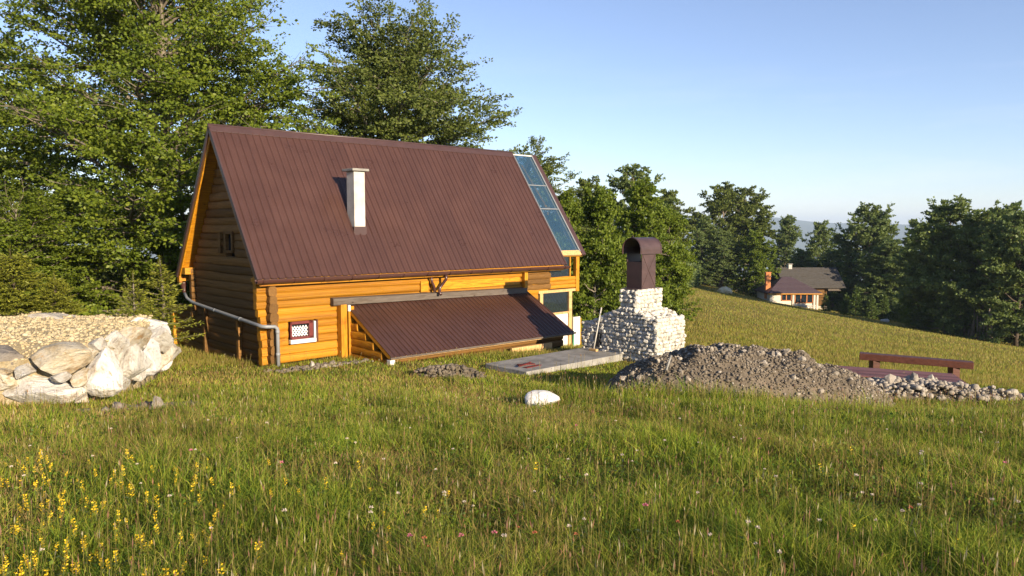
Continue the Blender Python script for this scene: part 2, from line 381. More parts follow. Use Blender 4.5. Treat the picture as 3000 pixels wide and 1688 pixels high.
# far mountain ridge
def mountain():
    na, nd = 160, 26
    az = np.linspace(R(-60), R(65), na); dist = np.linspace(5200, 11000, nd)
    A, D = np.meshgrid(az, dist)
    prof = 95 + 22 * np.sin(A * 9 + .4) + 16 * np.sin(A * 23 + 1) + 7 * np.sin(A * 61) - 45 * np.clip((A - R(20)) / R(12), 0, 1)
    s = np.clip((D - 5200) / 3000, 0, 1)
    Z = -650 + (prof + 650) * np.sin(s * math.pi / 2) ** 1.2 + 30 * np.sin(A * 40 + D / 300) * s * (1 - s) * 3
    Z = np.where(D > 8200, prof - (D - 8200) * .12, Z)
    i = np.arange(na * nd).reshape(nd, na)
    f = np.stack([i[:-1, :-1], i[:-1, 1:], i[1:, 1:], i[1:, :-1]], -1).reshape(-1, 4)
    me = npmesh('mountain', np.stack([D * np.sin(A), D * np.cos(A), Z], -1).reshape(-1, 3), 4, f, True)
    me.materials.append(m_plain('far wooded slope', (.06, .08, .04), .95, .3, .004, 0, .1, 0, 'World'))
    tag(link(bpy.data.objects.new('mountain', me)), 'far blue mountain ridge beyond the valley', 'mountain', kind='structure')
mountain()

# ---------------------------------------------------------------- the log cabin
cabin = empty('log_cabin', tuple(HO), YAW, 'golden log cabin with steep brown ribbed metal roof and white chimney', 'cabin')
L, W2, EZ, RZ = 12.03, 3.04, 2.43, 6.755
SL = (RZ - EZ) / W2
rng = np.random.default_rng(3)
HEWN = [(-.42, -.33), (-.45, -.11), (-.45, .11), (-.42, .33), (-.34, .44), (-.2, .5), (.2, .5), (.34, .44), (.42, .33), (.45, .11), (.45, -.11), (.42, -.33), (.34, -.44), (.2, -.5), (-.2, -.5), (-.34, -.44)]   # hewn section
def log_mesh(k, rad=.5, sides=16, segs=18, rough=.8):
    """log of length 1 along x and diameter 1 in y and z: squared a little, lumpy"""
    r = np.random.default_rng(100 + k); vs = []; fs = []
    ph = r.uniform(0, 6.28, 4)
    for i in range(segs + 1):
        t = i / segs; cy = .05 * rough * math.sin(t * 5 + ph[0]); cz = .07 * rough * math.sin(t * 7 + ph[1])
        wz = 1 + .045 * rough * math.sin(t * 13 + ph[2]); wy = 1 + .03 * rough * math.sin(t * 17 + ph[3])
        for j, (hy, hz_) in enumerate(HEWN):
            vs.append((t, cy + wy * hy * (1 + .02 * r.normal()), cz * .6 + wz * hz_ * (1 + .02 * r.normal())))
    for i in range(segs):
        for j in range(sides):
            j2 = (j + 1) % sides; fs.append((i*sides + j, (i+1)*sides + j, (i+1)*sides + j2, i*sides + j2))
    fs.append(tuple(range(sides))); fs.append(tuple(range(len(vs) - 1, len(vs) - sides - 1, -1)))
    mb = MB(); mb.add(vs, fs); me = mb.mesh('log'); 
    sm = np.ones(len(me.polygons), bool); sm[-2:] = False; me.polygons.foreach_set('use_smooth', sm)
    return me
LOGS = [log_mesh(k) for k in range(7)]; LOGS_OLD_SHADE = [log_mesh(20 + k) for k in range(7)]
for mlog in LOGS: mlog.materials.append(M['log'])
for mlog in LOGS_OLD_SHADE: mlog.materials.append(M['log_old_shade'])
def log(a, b, dia, parent=cabin, old=False, name='log', hfac=1.0):  # old: the darker logs, weathered and with shade in their colour
    a = Vector(a); b = Vector(b); d = b - a
    o = obj(name, random.choice(LOGS_OLD_SHADE if old else LOGS), parent)
    o.location = a; o.rotation_euler = (random.uniform(-.15, .15), -math.asin(d.z / d.length), math.atan2(d.y, d.x))
    o.scale = (d.length, dia, dia * hfac); return o
# dark core so that no light leaks between the logs
core = MB().box((.58, .60, -.5), (11.2, 5.5, 2.2)).prism([(.9, 2.2), (3.04, 5.7), (5.2, 2.2)], 0, .60, 11.9)
core.build('wall_core', M['dark'], cabin)
# front wall: logs run the whole length, ends pass the corner
zz = .02; row = 0
while zz < 2.36:
    dh = random.uniform(.205, .245)
    u0 = .14 + random.uniform(-.03, .03) if zz > 1.2 else .22 + random.uniform(-.03, .03)
    u1 = 11.45 + random.uniform(-.1, .1) if zz > 1.35 else 10.9
    cuts = [u0, u1]
    if .55 < zz + dh / 2 < 1.22: cuts = [u0, 1.02, 1.84, u1]
    log((cuts[0], .46, zz + dh/2), (cuts[1], .46, zz + dh/2), dh * 1.10)
    if len(cuts) == 4: log((cuts[2], .46, zz + dh/2), (cuts[3], .46, zz + dh/2), dh * 1.10)
    zz += dh; row += 1
# gable wall: whole courses below the eave, shortened ones under the roof
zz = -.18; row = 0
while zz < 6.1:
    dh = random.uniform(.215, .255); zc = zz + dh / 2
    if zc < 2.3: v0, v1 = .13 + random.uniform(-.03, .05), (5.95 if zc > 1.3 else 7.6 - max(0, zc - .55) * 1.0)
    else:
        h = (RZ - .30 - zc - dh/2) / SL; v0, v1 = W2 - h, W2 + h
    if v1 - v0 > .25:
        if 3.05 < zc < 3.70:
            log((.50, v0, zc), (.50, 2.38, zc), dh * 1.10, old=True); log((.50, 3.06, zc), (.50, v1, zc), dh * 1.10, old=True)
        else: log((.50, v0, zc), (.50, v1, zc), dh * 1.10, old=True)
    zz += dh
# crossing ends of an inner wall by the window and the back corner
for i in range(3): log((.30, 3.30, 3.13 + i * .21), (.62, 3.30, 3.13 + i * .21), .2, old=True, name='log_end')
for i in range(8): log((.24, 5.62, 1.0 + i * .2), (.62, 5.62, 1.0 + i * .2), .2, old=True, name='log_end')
for i in range(11): log((.30, .02 + random.uniform(-.03, .03), .12 + i * .215), (.62, .02, .12 + i * .215), .01, old=True, name='log_end') if False else None
# corner and door posts
MB().box((.27, 4.62, -.4), (.40, 4.78, 1.35)).build('wall_post', M['log_old_shade'], cabin, bevel=.01)
MB().box((.27, 2.0, -.3), (.40, 2.16, 1.2)).build('wall_post', M['log_old_shade'], cabin, bevel=.01)
MB().box((.30, 7.55, -.5), (.50, 7.72, 1.15)).build('wall_post', M['plank_v'], cabin, bevel=.01)
MB().box((2.56, .10, -.2), (2.76, .34, 1.56)).build('wall_post', M['plank_v'], cabin, bevel=.015)
MB().box((2.79, .07, -.2), (2.98, .34, 1.50)).build('wall_post', M['plank_v'], cabin, bevel=.015)
MB().box((10.05, .18, 1.62), (10.20, .34, 2.20)).build('wall_post', M['plank_v'], cabin, bevel=.01)
MB().box((5.55, .28, 1.75), (5.85, .34, 2.10)).build('wall_board', M['plank'], cabin, bevel=.005)
MB().box((5.98, .29, 1.78), (9.9, .33, 2.05)).build('wall_board', M['plank'], cabin, bevel=.005)

# roof sheets
ANG = math.atan2(RZ - EZ, W2); SLEN = math.hypot(RZ - EZ, W2)
def sheet_mesh(wd, ln, pitch=.2, h=.028):
    """ribbed metal sheet: across x, along y"""
    prof = []; n = int(round(wd / pitch)); st = wd / n
    for i in range(n):
        x = i * st
        prof += [(x, 0), (x + st * .34, 0), (x + st * .42, h * .25), (x + st * .5, 0), (x + st * .70, 0), (x + st * .78, h), (x + st * .90, h)]
    prof.append((wd, 0)); k = len(prof)
    vs = [(x, 0, z) for x, z in prof] + [(x, ln, z) for x, z in prof] + [(x, 0, z - .012) for x, z in prof] + [(x, ln, z - .012) for x, z in prof]
    fs = []
    for i in range(k - 1):
        fs += [(i, i + 1, k + i + 1, k + i), (2*k + i, 3*k + i, 3*k + i + 1, 2*k + i + 1), (i, 2*k + i, 2*k + i + 1, i + 1), (k + i, k + i + 1, 3*k + i + 1, 3*k + i)]
    fs += [(0, k, 3*k, 2*k), (k - 1, 3*k - 1, 4*k - 1, 2*k - 1)]
    me = MB().add(vs, fs).mesh('roof_sheet'); me.materials.append(M['roof']); return me
NS = 11; SW = L / NS
shm = sheet_mesh(SW, SLEN + .02); shb = sheet_mesh(SW, SLEN + .22)
for i in range(NS):
    obj('roof_sheet', shm, cabin, (i * SW, 0, EZ + .003 * (i % 2)), (ANG, 0, 0))
    o = obj('roof_sheet', shb, cabin, ((i + 1) * SW, 2 * W2 + .22 * math.cos(ANG), EZ - .22 * math.sin(ANG) + .003 * (i % 2)), (ANG, 0, math.pi))
# boarding under the sheets, both slopes
T = .05
def slope_board(u0, u1, front, s0, s1, t0, t1, name, m):
    """board lying under the roof: s along the slope from the eave, t below the sheet"""
    c, s = math.cos(ANG), math.sin(ANG); pts = []
    for (ss, tt) in ((s0, t0), (s1, t0), (s1, t1), (s0, t1)):
        v = ss * c + tt * s; z = EZ + ss * s - tt * c
        pts.append((v if front else 2 * W2 - v, z))
    return MB().prism(pts, 0, u0, u1).build(name, m, cabin)
for i in range(6):
    a = i * SLEN / 6; b = (i + 1) * SLEN / 6 - .006
    slope_board(.03, 11.98, True, a + (.04 if i == 0 else 0), b - (.05 if i == 5 else 0), .02, .05, 'roof_board', M['plank'])
    slope_board(.03, 11.98, False, a - (.18 if i == 0 else 0), b - (.05 if i == 5 else 0), .02, .05, 'roof_board', M['plank'])
# barge boards and sheet edges on the gable
for fr in (True, False):
    slope_board(-.012, .030, fr, -.02 if fr else -.22, SLEN + .02, -.035, .10, 'barge_trim', M['trim'])
    slope_board(.034, .075, fr, .05 if fr else -.10, SLEN - .10, .055, .20, 'barge_board', M['plank'])
    slope_board(12.0, 12.045, fr, 0, SLEN + .02, -.035, .06, 'barge_trim', M['trim'])
slope_board(.08, .48, False, -.16, SLEN - .25, .052, .075, 'soffit', M['plank'])
# ridge cap
c, s = math.cos(ANG), math.sin(ANG)
MB().prism([(W2 - .22*c, RZ - .22*s + .045), (W2 - .015, RZ + .05), (W2 + .015, RZ + .05), (W2 + .22*c, RZ - .22*s + .045), (W2 + .22*c, RZ - .22*s + .035), (W2, RZ + .03), (W2 - .22*c, RZ - .22*s + .035)], 0, -.02, L + .02).build('ridge_cap', M['trim'], cabin)
MB().tube([(-.02, W2, RZ + .055), (L + .02, W2, RZ + .055)], .035, 8).build('ridge_roll', M['trim'], cabin, True)
# purlin ends and fascia at the back eave
MB().box((.06, 5.55, 2.30), (.50, 5.95, 2.52)).build('purlin_end', M['plank'], cabin, bevel=.01)
MB().box((.03, 6.00, 2.02), (.12, 6.20, 2.25)).build('fascia_end', M['plank'], cabin, bevel=.005)
MB().box((.12, 6.10, 2.06), (11.9, 6.16, 2.22)).build('fascia', M['plank'], cabin)
MB().box((.10, .07, EZ - .20), (11.95, .10, EZ + .0)).build('fascia', M['plank'], cabin)
for i in range(13):
    u = .15 + i * .98
    MB().box((u, .11, EZ - .11), (u + .09, .75, EZ - .01)).build('rafter_tail', M['plank'], cabin)
# front gutter, slightly falling, with brackets
g = []
GZ0, GZ1 = EZ - .015, EZ - .045
n = 9; prof = [(-.095 * math.cos(math.pi * k / n), -.115 * math.sin(math.pi * k / n)) for k in range(n + 1)] + [(.082 * math.cos(math.pi * k / n), -.102 * math.sin(math.pi * k / n)) for k in range(n + 1)]
gm = MB(); k = len(prof)
gm.add([(-.05, -.055 + a, GZ0 + b) for a, b in prof] + [(12.10, -.055 + a, GZ1 + b) for a, b in prof],
       [tuple(range(k)), tuple(range(2*k - 1, k - 1, -1))] + [(i, i + k, (i+1) % k + k, (i+1) % k) for i in range(k)])
gut = gm.build('gutter', M['gutter'], cabin)
bk = MB()
for kk in range(10):
    a = math.pi * kk / 9; a2 = math.pi * (kk + 1) / 9
    if kk < 9: bk.bar((0, -.102 * math.cos(a), -.122 * math.sin(a)), (0, -.102 * math.cos(a2), -.122 * math.sin(a2)), .03, .012, (1, 0, 0))
bkm = bk.mesh('gutter_bracket'); bkm.materials.append(M['gutter'])
for i in range(14):
    u = .12 + i * .90; obj('gutter_bracket', bkm, gut, (u, -.055, GZ0 + (GZ1 - GZ0) * u / 12))
# downpipe with a swan neck onto the lean-to
MB().tube([(6.32, -.03, 2.30), (6.32, -.03, 2.14), (6.28, .06, 2.02), (6.16, .10, 1.86), (6.12, .06, 1.72), (6.12, -.02, 1.66)], .05, 10).build('downpipe', M['gutter'], cabin, True)
MB().tube([(5.86, .16, 2.26), (5.90, .17, 2.06), (6.00, .18, 1.90), (6.00, .16, 1.74)], .045, 10).build('downpipe', M['gutter'], cabin, True)
# grey waste pipe from the back gutter across the gable and down the corner
MB().tube([(.24, 6.25, 2.02), (.24, 6.25, 1.96), (.24, 6.2, 1.72), (.24, 6.18, 1.66)], [.13, .12, .06, .055], 12).build('gutter_outlet', M['gutter'], cabin, True)
pp = MB().tube([(.24, 6.18, 1.66), (.24, 5.95, 1.50), (.24, 5.50, 1.41), (.24, 5.3, 1.385), (.12, .35, 1.16), (.12, .05, 1.145), (.20, -.02, 1.14), (.46, -.02, 1.12), (.52, -.02, 1.06), (.53, -.02, .98), (.53, -.02, -.15)], .05, 10).build('drain_pipe', M['zinc'], cabin, True)
for z in (.92, .30): MB().tube([(.53, -.02, z), (.53, -.02, z + .09)], .058, 10).build('pipe_collar', M['zinc'], pp, True)
for q in (.35, .75):
    a = Vector((.24, 5.3, 1.385)).lerp(Vector((.12, .35, 1.16)), q); b = Vector((.24, 5.3, 1.385)).lerp(Vector((.12, .35, 1.16)), q + .02)
    MB().tube([a, b], .058, 10).build('pipe_collar', M['zinc'], pp, True)
# windows
def window(u0, u1, z0, z1):
    wn = MB(); fw = .075
    for (a, b, cc, d) in ((u0, u1, z1 - fw, z1), (u0, u1, z0, z0 + fw * .8), (u0, u0 + fw * .7, z0, z1), (u1 - fw * 1.6, u1, z0, z1)): wn.box((a, .30, cc), (b, .44, d))
    o = wn.build('window', M['red_paint'], cabin)
    MB().box((u0 + .02, .42, z0 + .02), (u1 - .02, .425, z1 - .02)).build('pane', M['pane'], o)
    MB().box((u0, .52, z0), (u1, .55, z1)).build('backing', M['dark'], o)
    cu = MB(); n = 6; uu0, uu1, za, zb = u0 + .05, u1 - .13, z0 + .07, z1 - .14
    for i in range(-3, n + 3):
        for sg in (1, -1):
            a = uu0 + (uu1 - uu0) * i / n; dx = (zb - za) * .8 * sg
            x0, x1 = a, a + dx; t0, t1 = sorted(((uu0 - x0) / dx, (uu1 - x0) / dx)); t0 = max(0, t0); t1 = min(1, t1)
            if t1 - t0 < .12: continue
            x0, x1, zz0, zz1 = a + dx * t0, a + dx * t1, za + (zb - za) * t0, za + (zb - za) * t1
            cu.bar((x0, .40 + .002 * sg, zz0), (x1, .40 + .002 * sg, zz1), .024, .004, (0, 1, 0))
    cu.build('lattice', M['curtain'], o)
    MB().box((u0 - .03, .22, z0 - .12), (u1 + .06, .36, z0 - .005)).build('sill', M['white'], o, bevel=.01)
    MB().box((u1 + .004, .24, z0 - .003), (u1 + .06, .36, z1 - .02)).build('trim', M['white'], o, bevel=.006)
    MB().box((u1 + .064, .20, z0 - .12), (u1 + .11, .36, z1 + .02)).build('trim', M['bench_wood'], o, bevel=.006)
window(1.06, 1.76, .66, 1.16)
gw = MB()
for (a, b, cc, d) in ((2.40, 3.04, 3.62, 3.70), (2.40, 3.04, 3.06, 3.13), (2.40, 2.50, 3.06, 3.70), (2.90, 3.04, 3.06, 3.70)): gw.box((.34, a, cc), (.50, b, d))
gwo = gw.build('window', M['log_old_shade'], cabin)
MB().box((.44, 2.5, 3.12), (.445, 2.9, 3.62)).build('pane', M['pane'], gwo)
MB().box((.42, 2.67, 3.12), (.46, 2.71, 3.62)).build('mullion', M['log_old_shade'], gwo)
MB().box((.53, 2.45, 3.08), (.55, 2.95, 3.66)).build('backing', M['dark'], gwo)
# chimney on the front slope
ch = MB().box((3.50, .84, 3.2), (3.88, 1.28, 5.52)).build('chimney', M['chimney'], cabin, bevel=.012)
MB().box((3.40, .74, 5.525), (3.98, 1.38, 5.60)).build('chimney_cap', M['concrete'], ch, bevel=.012)
MB().box((3.47, .81, 3.2), (3.91, 1.31, 3.84)).build('flashing', M['trim'], ch, bevel=.008)

# the lean-to against the front wall
LU0, LU1, LVt, LVb, LZt, LZb = 2.85, 10.25, .30, -2.06, 1.52, .25
LA = math.atan2(LZt - LZb, LVt - LVb); LL = math.hypot(LZt - LZb, LVt - LVb)
lm = sheet_mesh((LU1 - LU0) / 7, LL, .176)
for i in range(7): obj('lean_to_sheet', lm, cabin, (LU0 + (LU1 - LU0) / 7 * i, LVb, LZb + .004 * (i % 2)), (LA, 0, 0))
def lean_board(u0, u1, s0, s1, t0, t1, name, m):
    cc, ss = math.cos(LA), math.sin(LA)
    return MB().prism([(LVb + a * cc + b * ss, LZb + a * ss - b * cc) for a, b in ((s0, t0), (s1, t0), (s1, t1), (s0, t1))], 0, u0, u1).build(name, m, cabin)
lean_board(LU0 + .04, LU1 - .04, .03, LL - .02, .016, .034, 'lean_to_deck', M['rawwood'])
lean_board(LU0 - .0, LU0 + .035, .05, LL, .036, .13, 'lean_to_rafter', M['plank'])
lean_board(LU1 - .035, LU1, .05, LL, .036, .13, 'lean_to_rafter', M['greywood'])
MB().bar((LU0, LVb + .05, LZb - .045), (LU1 - .02, LVb + .05, LZb - .045), .09, .07).build('eave_plate', M['rawwood'], cabin)
MB().tube([(LU0 - .05, LVb - .04, LZb - .03), (LU1 + .03, LVb - .04, LZb - .02)], .03, 8).build('lean_to_gutter', M['greywood'], cabin, True)
# flashing board along its top
MB().add([(2.35, .16, 1.55), (10.15, .16, 1.46), (10.15, .16, 1.64), (2.35, .16, 1.745), (2.35, .34, 1.55), (10.15, .34, 1.46), (10.15, .34, 1.66), (2.35, .34, 1.77)],
         [(0,1,2,3),(7,6,5,4),(0,4,5,1),(1,5,6,2),(2,6,7,3),(3,7,4,0)]).build('flashing_board', M['greywood'], cabin)
# side of the lean-to: sloping log ends
zz = -.12
while zz < 1.28:
    dh = .225; zc = zz + dh / 2; vtop = LVb + (zc + .30 - LZb) / math.tan(LA)
    if .28 - vtop > .2: log((LU0 + .10, max(vtop, LVb + .25), zc), (LU0 + .10, .30, zc), dh * 1.08)
    zz += dh
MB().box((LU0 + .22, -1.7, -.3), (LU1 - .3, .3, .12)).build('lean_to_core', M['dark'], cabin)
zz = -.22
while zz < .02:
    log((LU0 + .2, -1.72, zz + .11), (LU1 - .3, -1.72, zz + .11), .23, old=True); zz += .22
MB().box((7.3, -2.12, -.28), (9.1, -2.02, .02)).build('loose_board', M['rawwood'], cabin)
MB().box((5.6, -2.15, -.22), (7.2, -2.08, -.10)).build('loose_board', M['rawwood'], cabin)
MB().box((LU0 - .06, LVb - .03, -.25), (LU0 + .10, LVb + .14, .17)).build('lean_to_post', M['white'], cabin, bevel=.01)
MB().box((LU0 - .08, .04, 1.36), (LU0 - .01, .11, 1.54)).build('gutter_end', M['white'], cabin)

# glazed end bay
GS0 = .43 / math.cos(ANG)
GE = EZ + .35 * SL
slope_board(12.05, 13.10, True, .62, SLEN - .02, -.01, .004, 'roof_pane', M['glass'])
slope_board(12.05, 13.10, False, .62, SLEN - .02, -.01, .004, 'roof_pane', M['glass'])
for fr in (True, False):
    for (a, b) in ((13.07, 13.13), (12.05, 12.075)):
        slope_board(a, b, fr, .55, SLEN, -.035, -.012, 'glazing_bar', M['zinc'])
    slope_board(13.135, 13.36, fr, .40, SLEN + .02, -.03, .06, 'barge_board', M['trim'])
    for (sa, sb) in ((2.55, 2.59), (3.7, 3.74)): slope_board(12.08, 13.06, fr, sa, sb, -.02, -.012, 'glazing_bar', M['zinc'])
    slope_board(12.06, 13.08, fr, SLEN - .08, SLEN - .03, -.03, -.012, 'glazing_bar', M['white'])
slope_board(12.05, 13.12, True, .40, .615, -.02, .05, 'eave_board', M['rawwood'])
for u in (12.12, 12.98):
    slope_board(u, u + .07, True, .5, SLEN - .1, .02, .15, 'rafter', M['rawwood'])
    slope_board(u, u + .07, False, .5, SLEN - .1, .02, .15, 'rafter', M['rawwood'])
MB().box((12.06, 1.80, 4.50), (13.05, 1.95, 4.63)).build('collar_beam', M['plank'], cabin)
MB().box((12.5, 1.5, 4.3), (12.6, 4.6, 4.42)).build('collar_beam', M['plank'], cabin)
MB().bar((12.5, 1.6, 4.6), (12.5, 3.0, 6.3), .10, .12).build('brace', M['plank'], cabin)
# balcony: post, log parapet, window wall
MB().box((12.92, .32, 1.35), (13.10, .48, 2.69)).build('balcony_post', M['plank_v'], cabin, bevel=.01)
MB().box((12.6, .36, 1.9), (12.66, .44, 2.8)).build('balcony_post', M['plank_v'], cabin, bevel=.006)
MB().box((12.06, .32, 2.70), (13.30, .50, 2.80)).build('wall_plate', M['plank'], cabin, bevel=.008)
for i, z in enumerate((1.58, 1.72, 1.87)):
    log((11.30 - .2 * (i % 2), .42, z), (12.93, .42, z), .155)
for z in (1.62, 1.82, 2.02, 2.2): log((10.25, .40, z), (11.55 - random.uniform(0, .15), .40, z), .21, old=True)  # dark logs laid over the wall; the hood's cast shadow put into colour
MB().box((11.55, .40, 1.95), (12.6, .41, 2.8)).build('balcony_pane', M['pane'], cabin)
MB().box((11.3, .6, 1.36), (13.1, 5.4, 1.48)).build('balcony_floor', M['rawwood'], cabin)
# back corner post and rail of the balcony
MB().box((12.92, 5.5, 1.35), (13.10, 5.66, 2.86)).build('balcony_post', M['plank_v'], cabin, bevel=.01)
for z in (1.65, 1.9): log((13.0, .45, z), (13.0, 5.6, z), .14)
# glazed lower storey below the balcony
for (u0, u1) in ((10.98, 11.14), (12.55, 12.72)): MB().box((u0, .34, -.9), (u1, .48, 1.40)).build('veranda_post', M['rawwood'], cabin, bevel=.008)
MB().box((10.9, .33, 1.37), (12.9, .49, 1.47)).build('veranda_rail', M['rawwood'], cabin)
MB().box((11.14, .36, .52), (12.55, .46, .60)).build('veranda_rail', M['rawwood'], cabin)
MB().box((11.15, .41, .60), (12.54, .418, 1.37)).build('veranda_pane', M['pane'], cabin)
lat = MB()
for i in range(9):
    a = 11.2 + i * .15; lat.bar((a, .43, 1.35), (min(a + .6, 12.54), .43, 1.35 - min(.6, 12.54 - a) * 1.2), .012, .012)
lat.build('veranda_lattice', M['white'], cabin)
MB().box((11.15, .40, -.9), (12.54, .46, .515)).build('veranda_panel', M['white'], cabin)
MB().box((12.74, .28, -.95), (13.12, .34, .36)).build('white_panel', M['white'], cabin)
MB().box((13.13, .28, -.95), (13.18, .36, .30)).build('panel_post', M['plank_v'], cabin)
MB().box((12.69, .24, -.95), (12.735, .30, -.25)).build('panel_post', m_plain('green paint', (.05, .22, .12), .5), cabin)

# ---------------------------------------------------------------- concrete slab
ZS = .12
sl = MB().add([(4.62, -3.95, ZS), (8.60, -3.90, ZS), (8.66, -5.50, ZS), (4.62, -5.58, ZS), (4.62, -3.95, -.35), (8.60, -3.90, -.6), (8.66, -5.50, -.6), (4.62, -5.58, -.6)],
     [(0,1,2,3),(7,6,5,4),(0,4,5,1),(1,5,6,2),(2,6,7,3),(3,7,4,0)])
so = sl.build('concrete_slab', M['concrete'], None, bevel=.02)
so.location = tuple(HO); so.rotation_euler = (0, 0, YAW); tag(so, 'grey concrete slab in front of the stone fireplace', 'slab')
# red mat of boards on the slab
rr = empty('red_board_scrap', tuple(H2W(4.95, -4.95, ZS)), YAW, 'scraps of red painted board lying on the concrete slab', 'boards')
for (a, b, cc, d, an, z) in ((0, -.3, .62, .12, .1, .012), (.05, .05, .5, .14, -.25, .03), (-.1, -.15, .75, .05, .4, .05)):
    o = MB().box((0, 0, -.012), (cc, d, .012)).build('board', M['red_paint'], rr); o.location = (a, b, z); o.rotation_euler = (0, .02, an)

# ---------------------------------------------------------------- stones
def rock_mesh(k, n=14, sub=0, sq=.0, name='stone'):
    import bmesh
    r = np.random.default_rng(500 + k)
    p = r.normal(size=(n, 3)); p /= np.linalg.norm(p, axis=1)[:, None]
    for _ in range(12):   # spread the points
        d = p[:, None] - p[None]; q = np.linalg.norm(d, axis=2) + np.eye(n); p = p + .05 * (d / q[..., None] ** 3).sum(1); p /= np.linalg.norm(p, axis=1)[:, None]
    p = np.sign(p) * np.abs(p) ** (1 - sq); p *= r.uniform(.85, 1.08, (n, 1)) * .5
    bm = bmesh.new(); vs = [bm.verts.new(q) for q in p]; ret = bmesh.ops.convex_hull(bm, input=vs)
    bmesh.ops.delete(bm, geom=[e for e in ret['geom_interior'] if isinstance(e, bmesh.types.BMVert)], context='VERTS')
    if sub:
        bmesh.ops.subdivide_edges(bm, edges=bm.edges[:], cuts=sub, use_grid_fill=True, smooth=.35)
        bmesh.ops.triangulate(bm, faces=bm.faces[:])
        for v in bm.verts: v.co += v.co.normalized() * float(r.normal(0, .016))
    me = bpy.data.meshes.new(name); bm.to_mesh(me); bm.free(); return me
def boulder_mesh(k, name='boulder', cuts=10, amp=.016):
    """quarried block: a fine ball cut by planes, then roughened"""
    import bmesh
    r = np.random.default_rng(700 + k); bm = bmesh.new(); bmesh.ops.create_icosphere(bm, subdivisions=4, radius=1.0)
    me = bpy.data.meshes.new(name); bm.to_mesh(me); bm.free(); n = len(me.vertices); p = np.empty(n * 3, np.float32); me.vertices.foreach_get('co', p); p = p.reshape(-1, 3).astype(float)
    q = p.copy()
    for _ in range(cuts):
        d = r.normal(size=3); d /= np.linalg.norm(d); off = r.uniform(.38, .72); t = q @ d; q = q - np.maximum(0, t - off)[:, None] * d * .96
    f = 0
    for sc_, a_ in ((1.6, amp * 1.6), (3.4, amp), (7.5, amp * .55), (15, amp * .35)):
        a = r.uniform(0, 6.28, 6); b = r.normal(size=(3, 3)) * sc_
        f = f + a_ * (np.sin(p @ b[0] + a[0] + 1.5 * np.sin(p @ b[1] + a[1])) + np.sin(p @ b[2] + a[2] + 1.2 * np.sin(p @ b[0] + a[3])))
    q = q * (1 + f)[:, None] + r.normal(0, .006, (n, 3))
    q = (q - (q.max(0) + q.min(0)) / 2) / (q.max(0) - q.min(0)); me.vertices.foreach_set('co', q.astype(np.float32).ravel())
    me.polygons.foreach_set('use_smooth', np.zeros(len(me.polygons), bool)); me.update(); return me
def raw(me):
    n = len(me.vertices); co = np.empty(n * 3, np.float32); me.vertices.foreach_get('co', co)
    me.calc_loop_triangles(); t = np.empty(len(me.loop_triangles) * 3, np.int32); me.loop_triangles.foreach_get('vertices', t)
    return co.reshape(-1, 3), t.reshape(-1, 3)
RK = [rock_mesh(k, 13) for k in range(8)]
RAWS = [raw(m) for m in RK]

def scatter_rocks(name, P, S, mat, parent=None, seed=0, flat=.7):
    """many small stones joined into one mesh"""
    r = np.random.default_rng(seed); V = []; F = []; b = 0
    kind = r.integers(0, len(RAWS), len(P))
    for k in range(len(RAWS)):
        sel = np.where(kind == k)[0]
        if not len(sel): continue
        co, tr = RAWS[k]; m = len(sel)
        a = r.uniform(0, 6.28, m); e = r.normal(0, .6, m)
        sc = S[sel][:, None] * np.stack([r.uniform(.8, 1.3, m), r.uniform(.7, 1.1, m), flat * r.uniform(.7, 1.2, m)], 1)
        q = co[None] * sc[:, None]
        x = q[..., 0]; y = q[..., 1] * np.cos(e)[:, None] - q[..., 2] * np.sin(e)[:, None]; z = q[..., 1] * np.sin(e)[:, None] + q[..., 2] * np.cos(e)[:, None]
        X = x * np.cos(a)[:, None] - y * np.sin(a)[:, None]; Y = x * np.sin(a)[:, None] + y * np.cos(a)[:, None]
        V.append((np.stack([X, Y, z], -1) + P[sel][:, None]).reshape(-1, 3))
        F.append((tr[None] + (b + np.arange(m) * len(co))[:, None, None]).reshape(-1, 3)); b += m * len(co)
    me = npmesh(name, np.concatenate(V), 3, np.concatenate(F)); me.materials.append(mat)
    return link(bpy.data.objects.new(name, me), parent)

# ---------------------------------------------------------------- stone fireplace
fp = empty('stone_fireplace', tuple(H2W(9.25, -5.3, 0)), YAW, 'outdoor fireplace of rough white limestone with a brown arched metal hood', 'fireplace')
OF = Vector((9.25, -5.3, 0))
def FL(u, v, z): return Vector((u, v, z)) - OF
U0, U1, VN, VF = 8.60, 9.92, -6.70, -3.92
ZB = -.35
TV0, TV1, TU0, TU1 = -5.95, -5.34, 8.68, 9.80      # tower
ZTOW0, ZTOW1 = 1.48, 2.01
def topz(v):
    if v < TV0: t = (v - VN) / (TV0 - VN); return 1.24 + (ZTOW0 - 1.24) * t ** 1.6
    if v > TV1: t = (VF - v) / (VF - TV1); return .92 + (ZTOW0 - .92) * t ** 1.3
    return ZTOW0
co_ = MB(); outl = [(VN + .05, ZB)] + [(v, topz(v) - .07) for v in np.linspace(VN + .05, VF - .05, 13)] + [(VF - .05, ZB)]
co_.prism([(a + 5.3, b) for a, b in outl], 0, U0 + .05 - 9.25, U1 - .05 - 9.25)
co_.box((TU0 + .05 - 9.25, TV0 + .05 + 5.3, 1.2), (TU1 - .05 - 9.25, TV1 - .05 + 5.3, ZTOW1 - .01))
co_.build('mortar_core', M['mortar'], fp)
LIME = []
for k in range(9):
    m = rock_mesh(40 + k, 16, 0, .25); m.materials.append(M['lime']); LIME.append(m)
spots = []
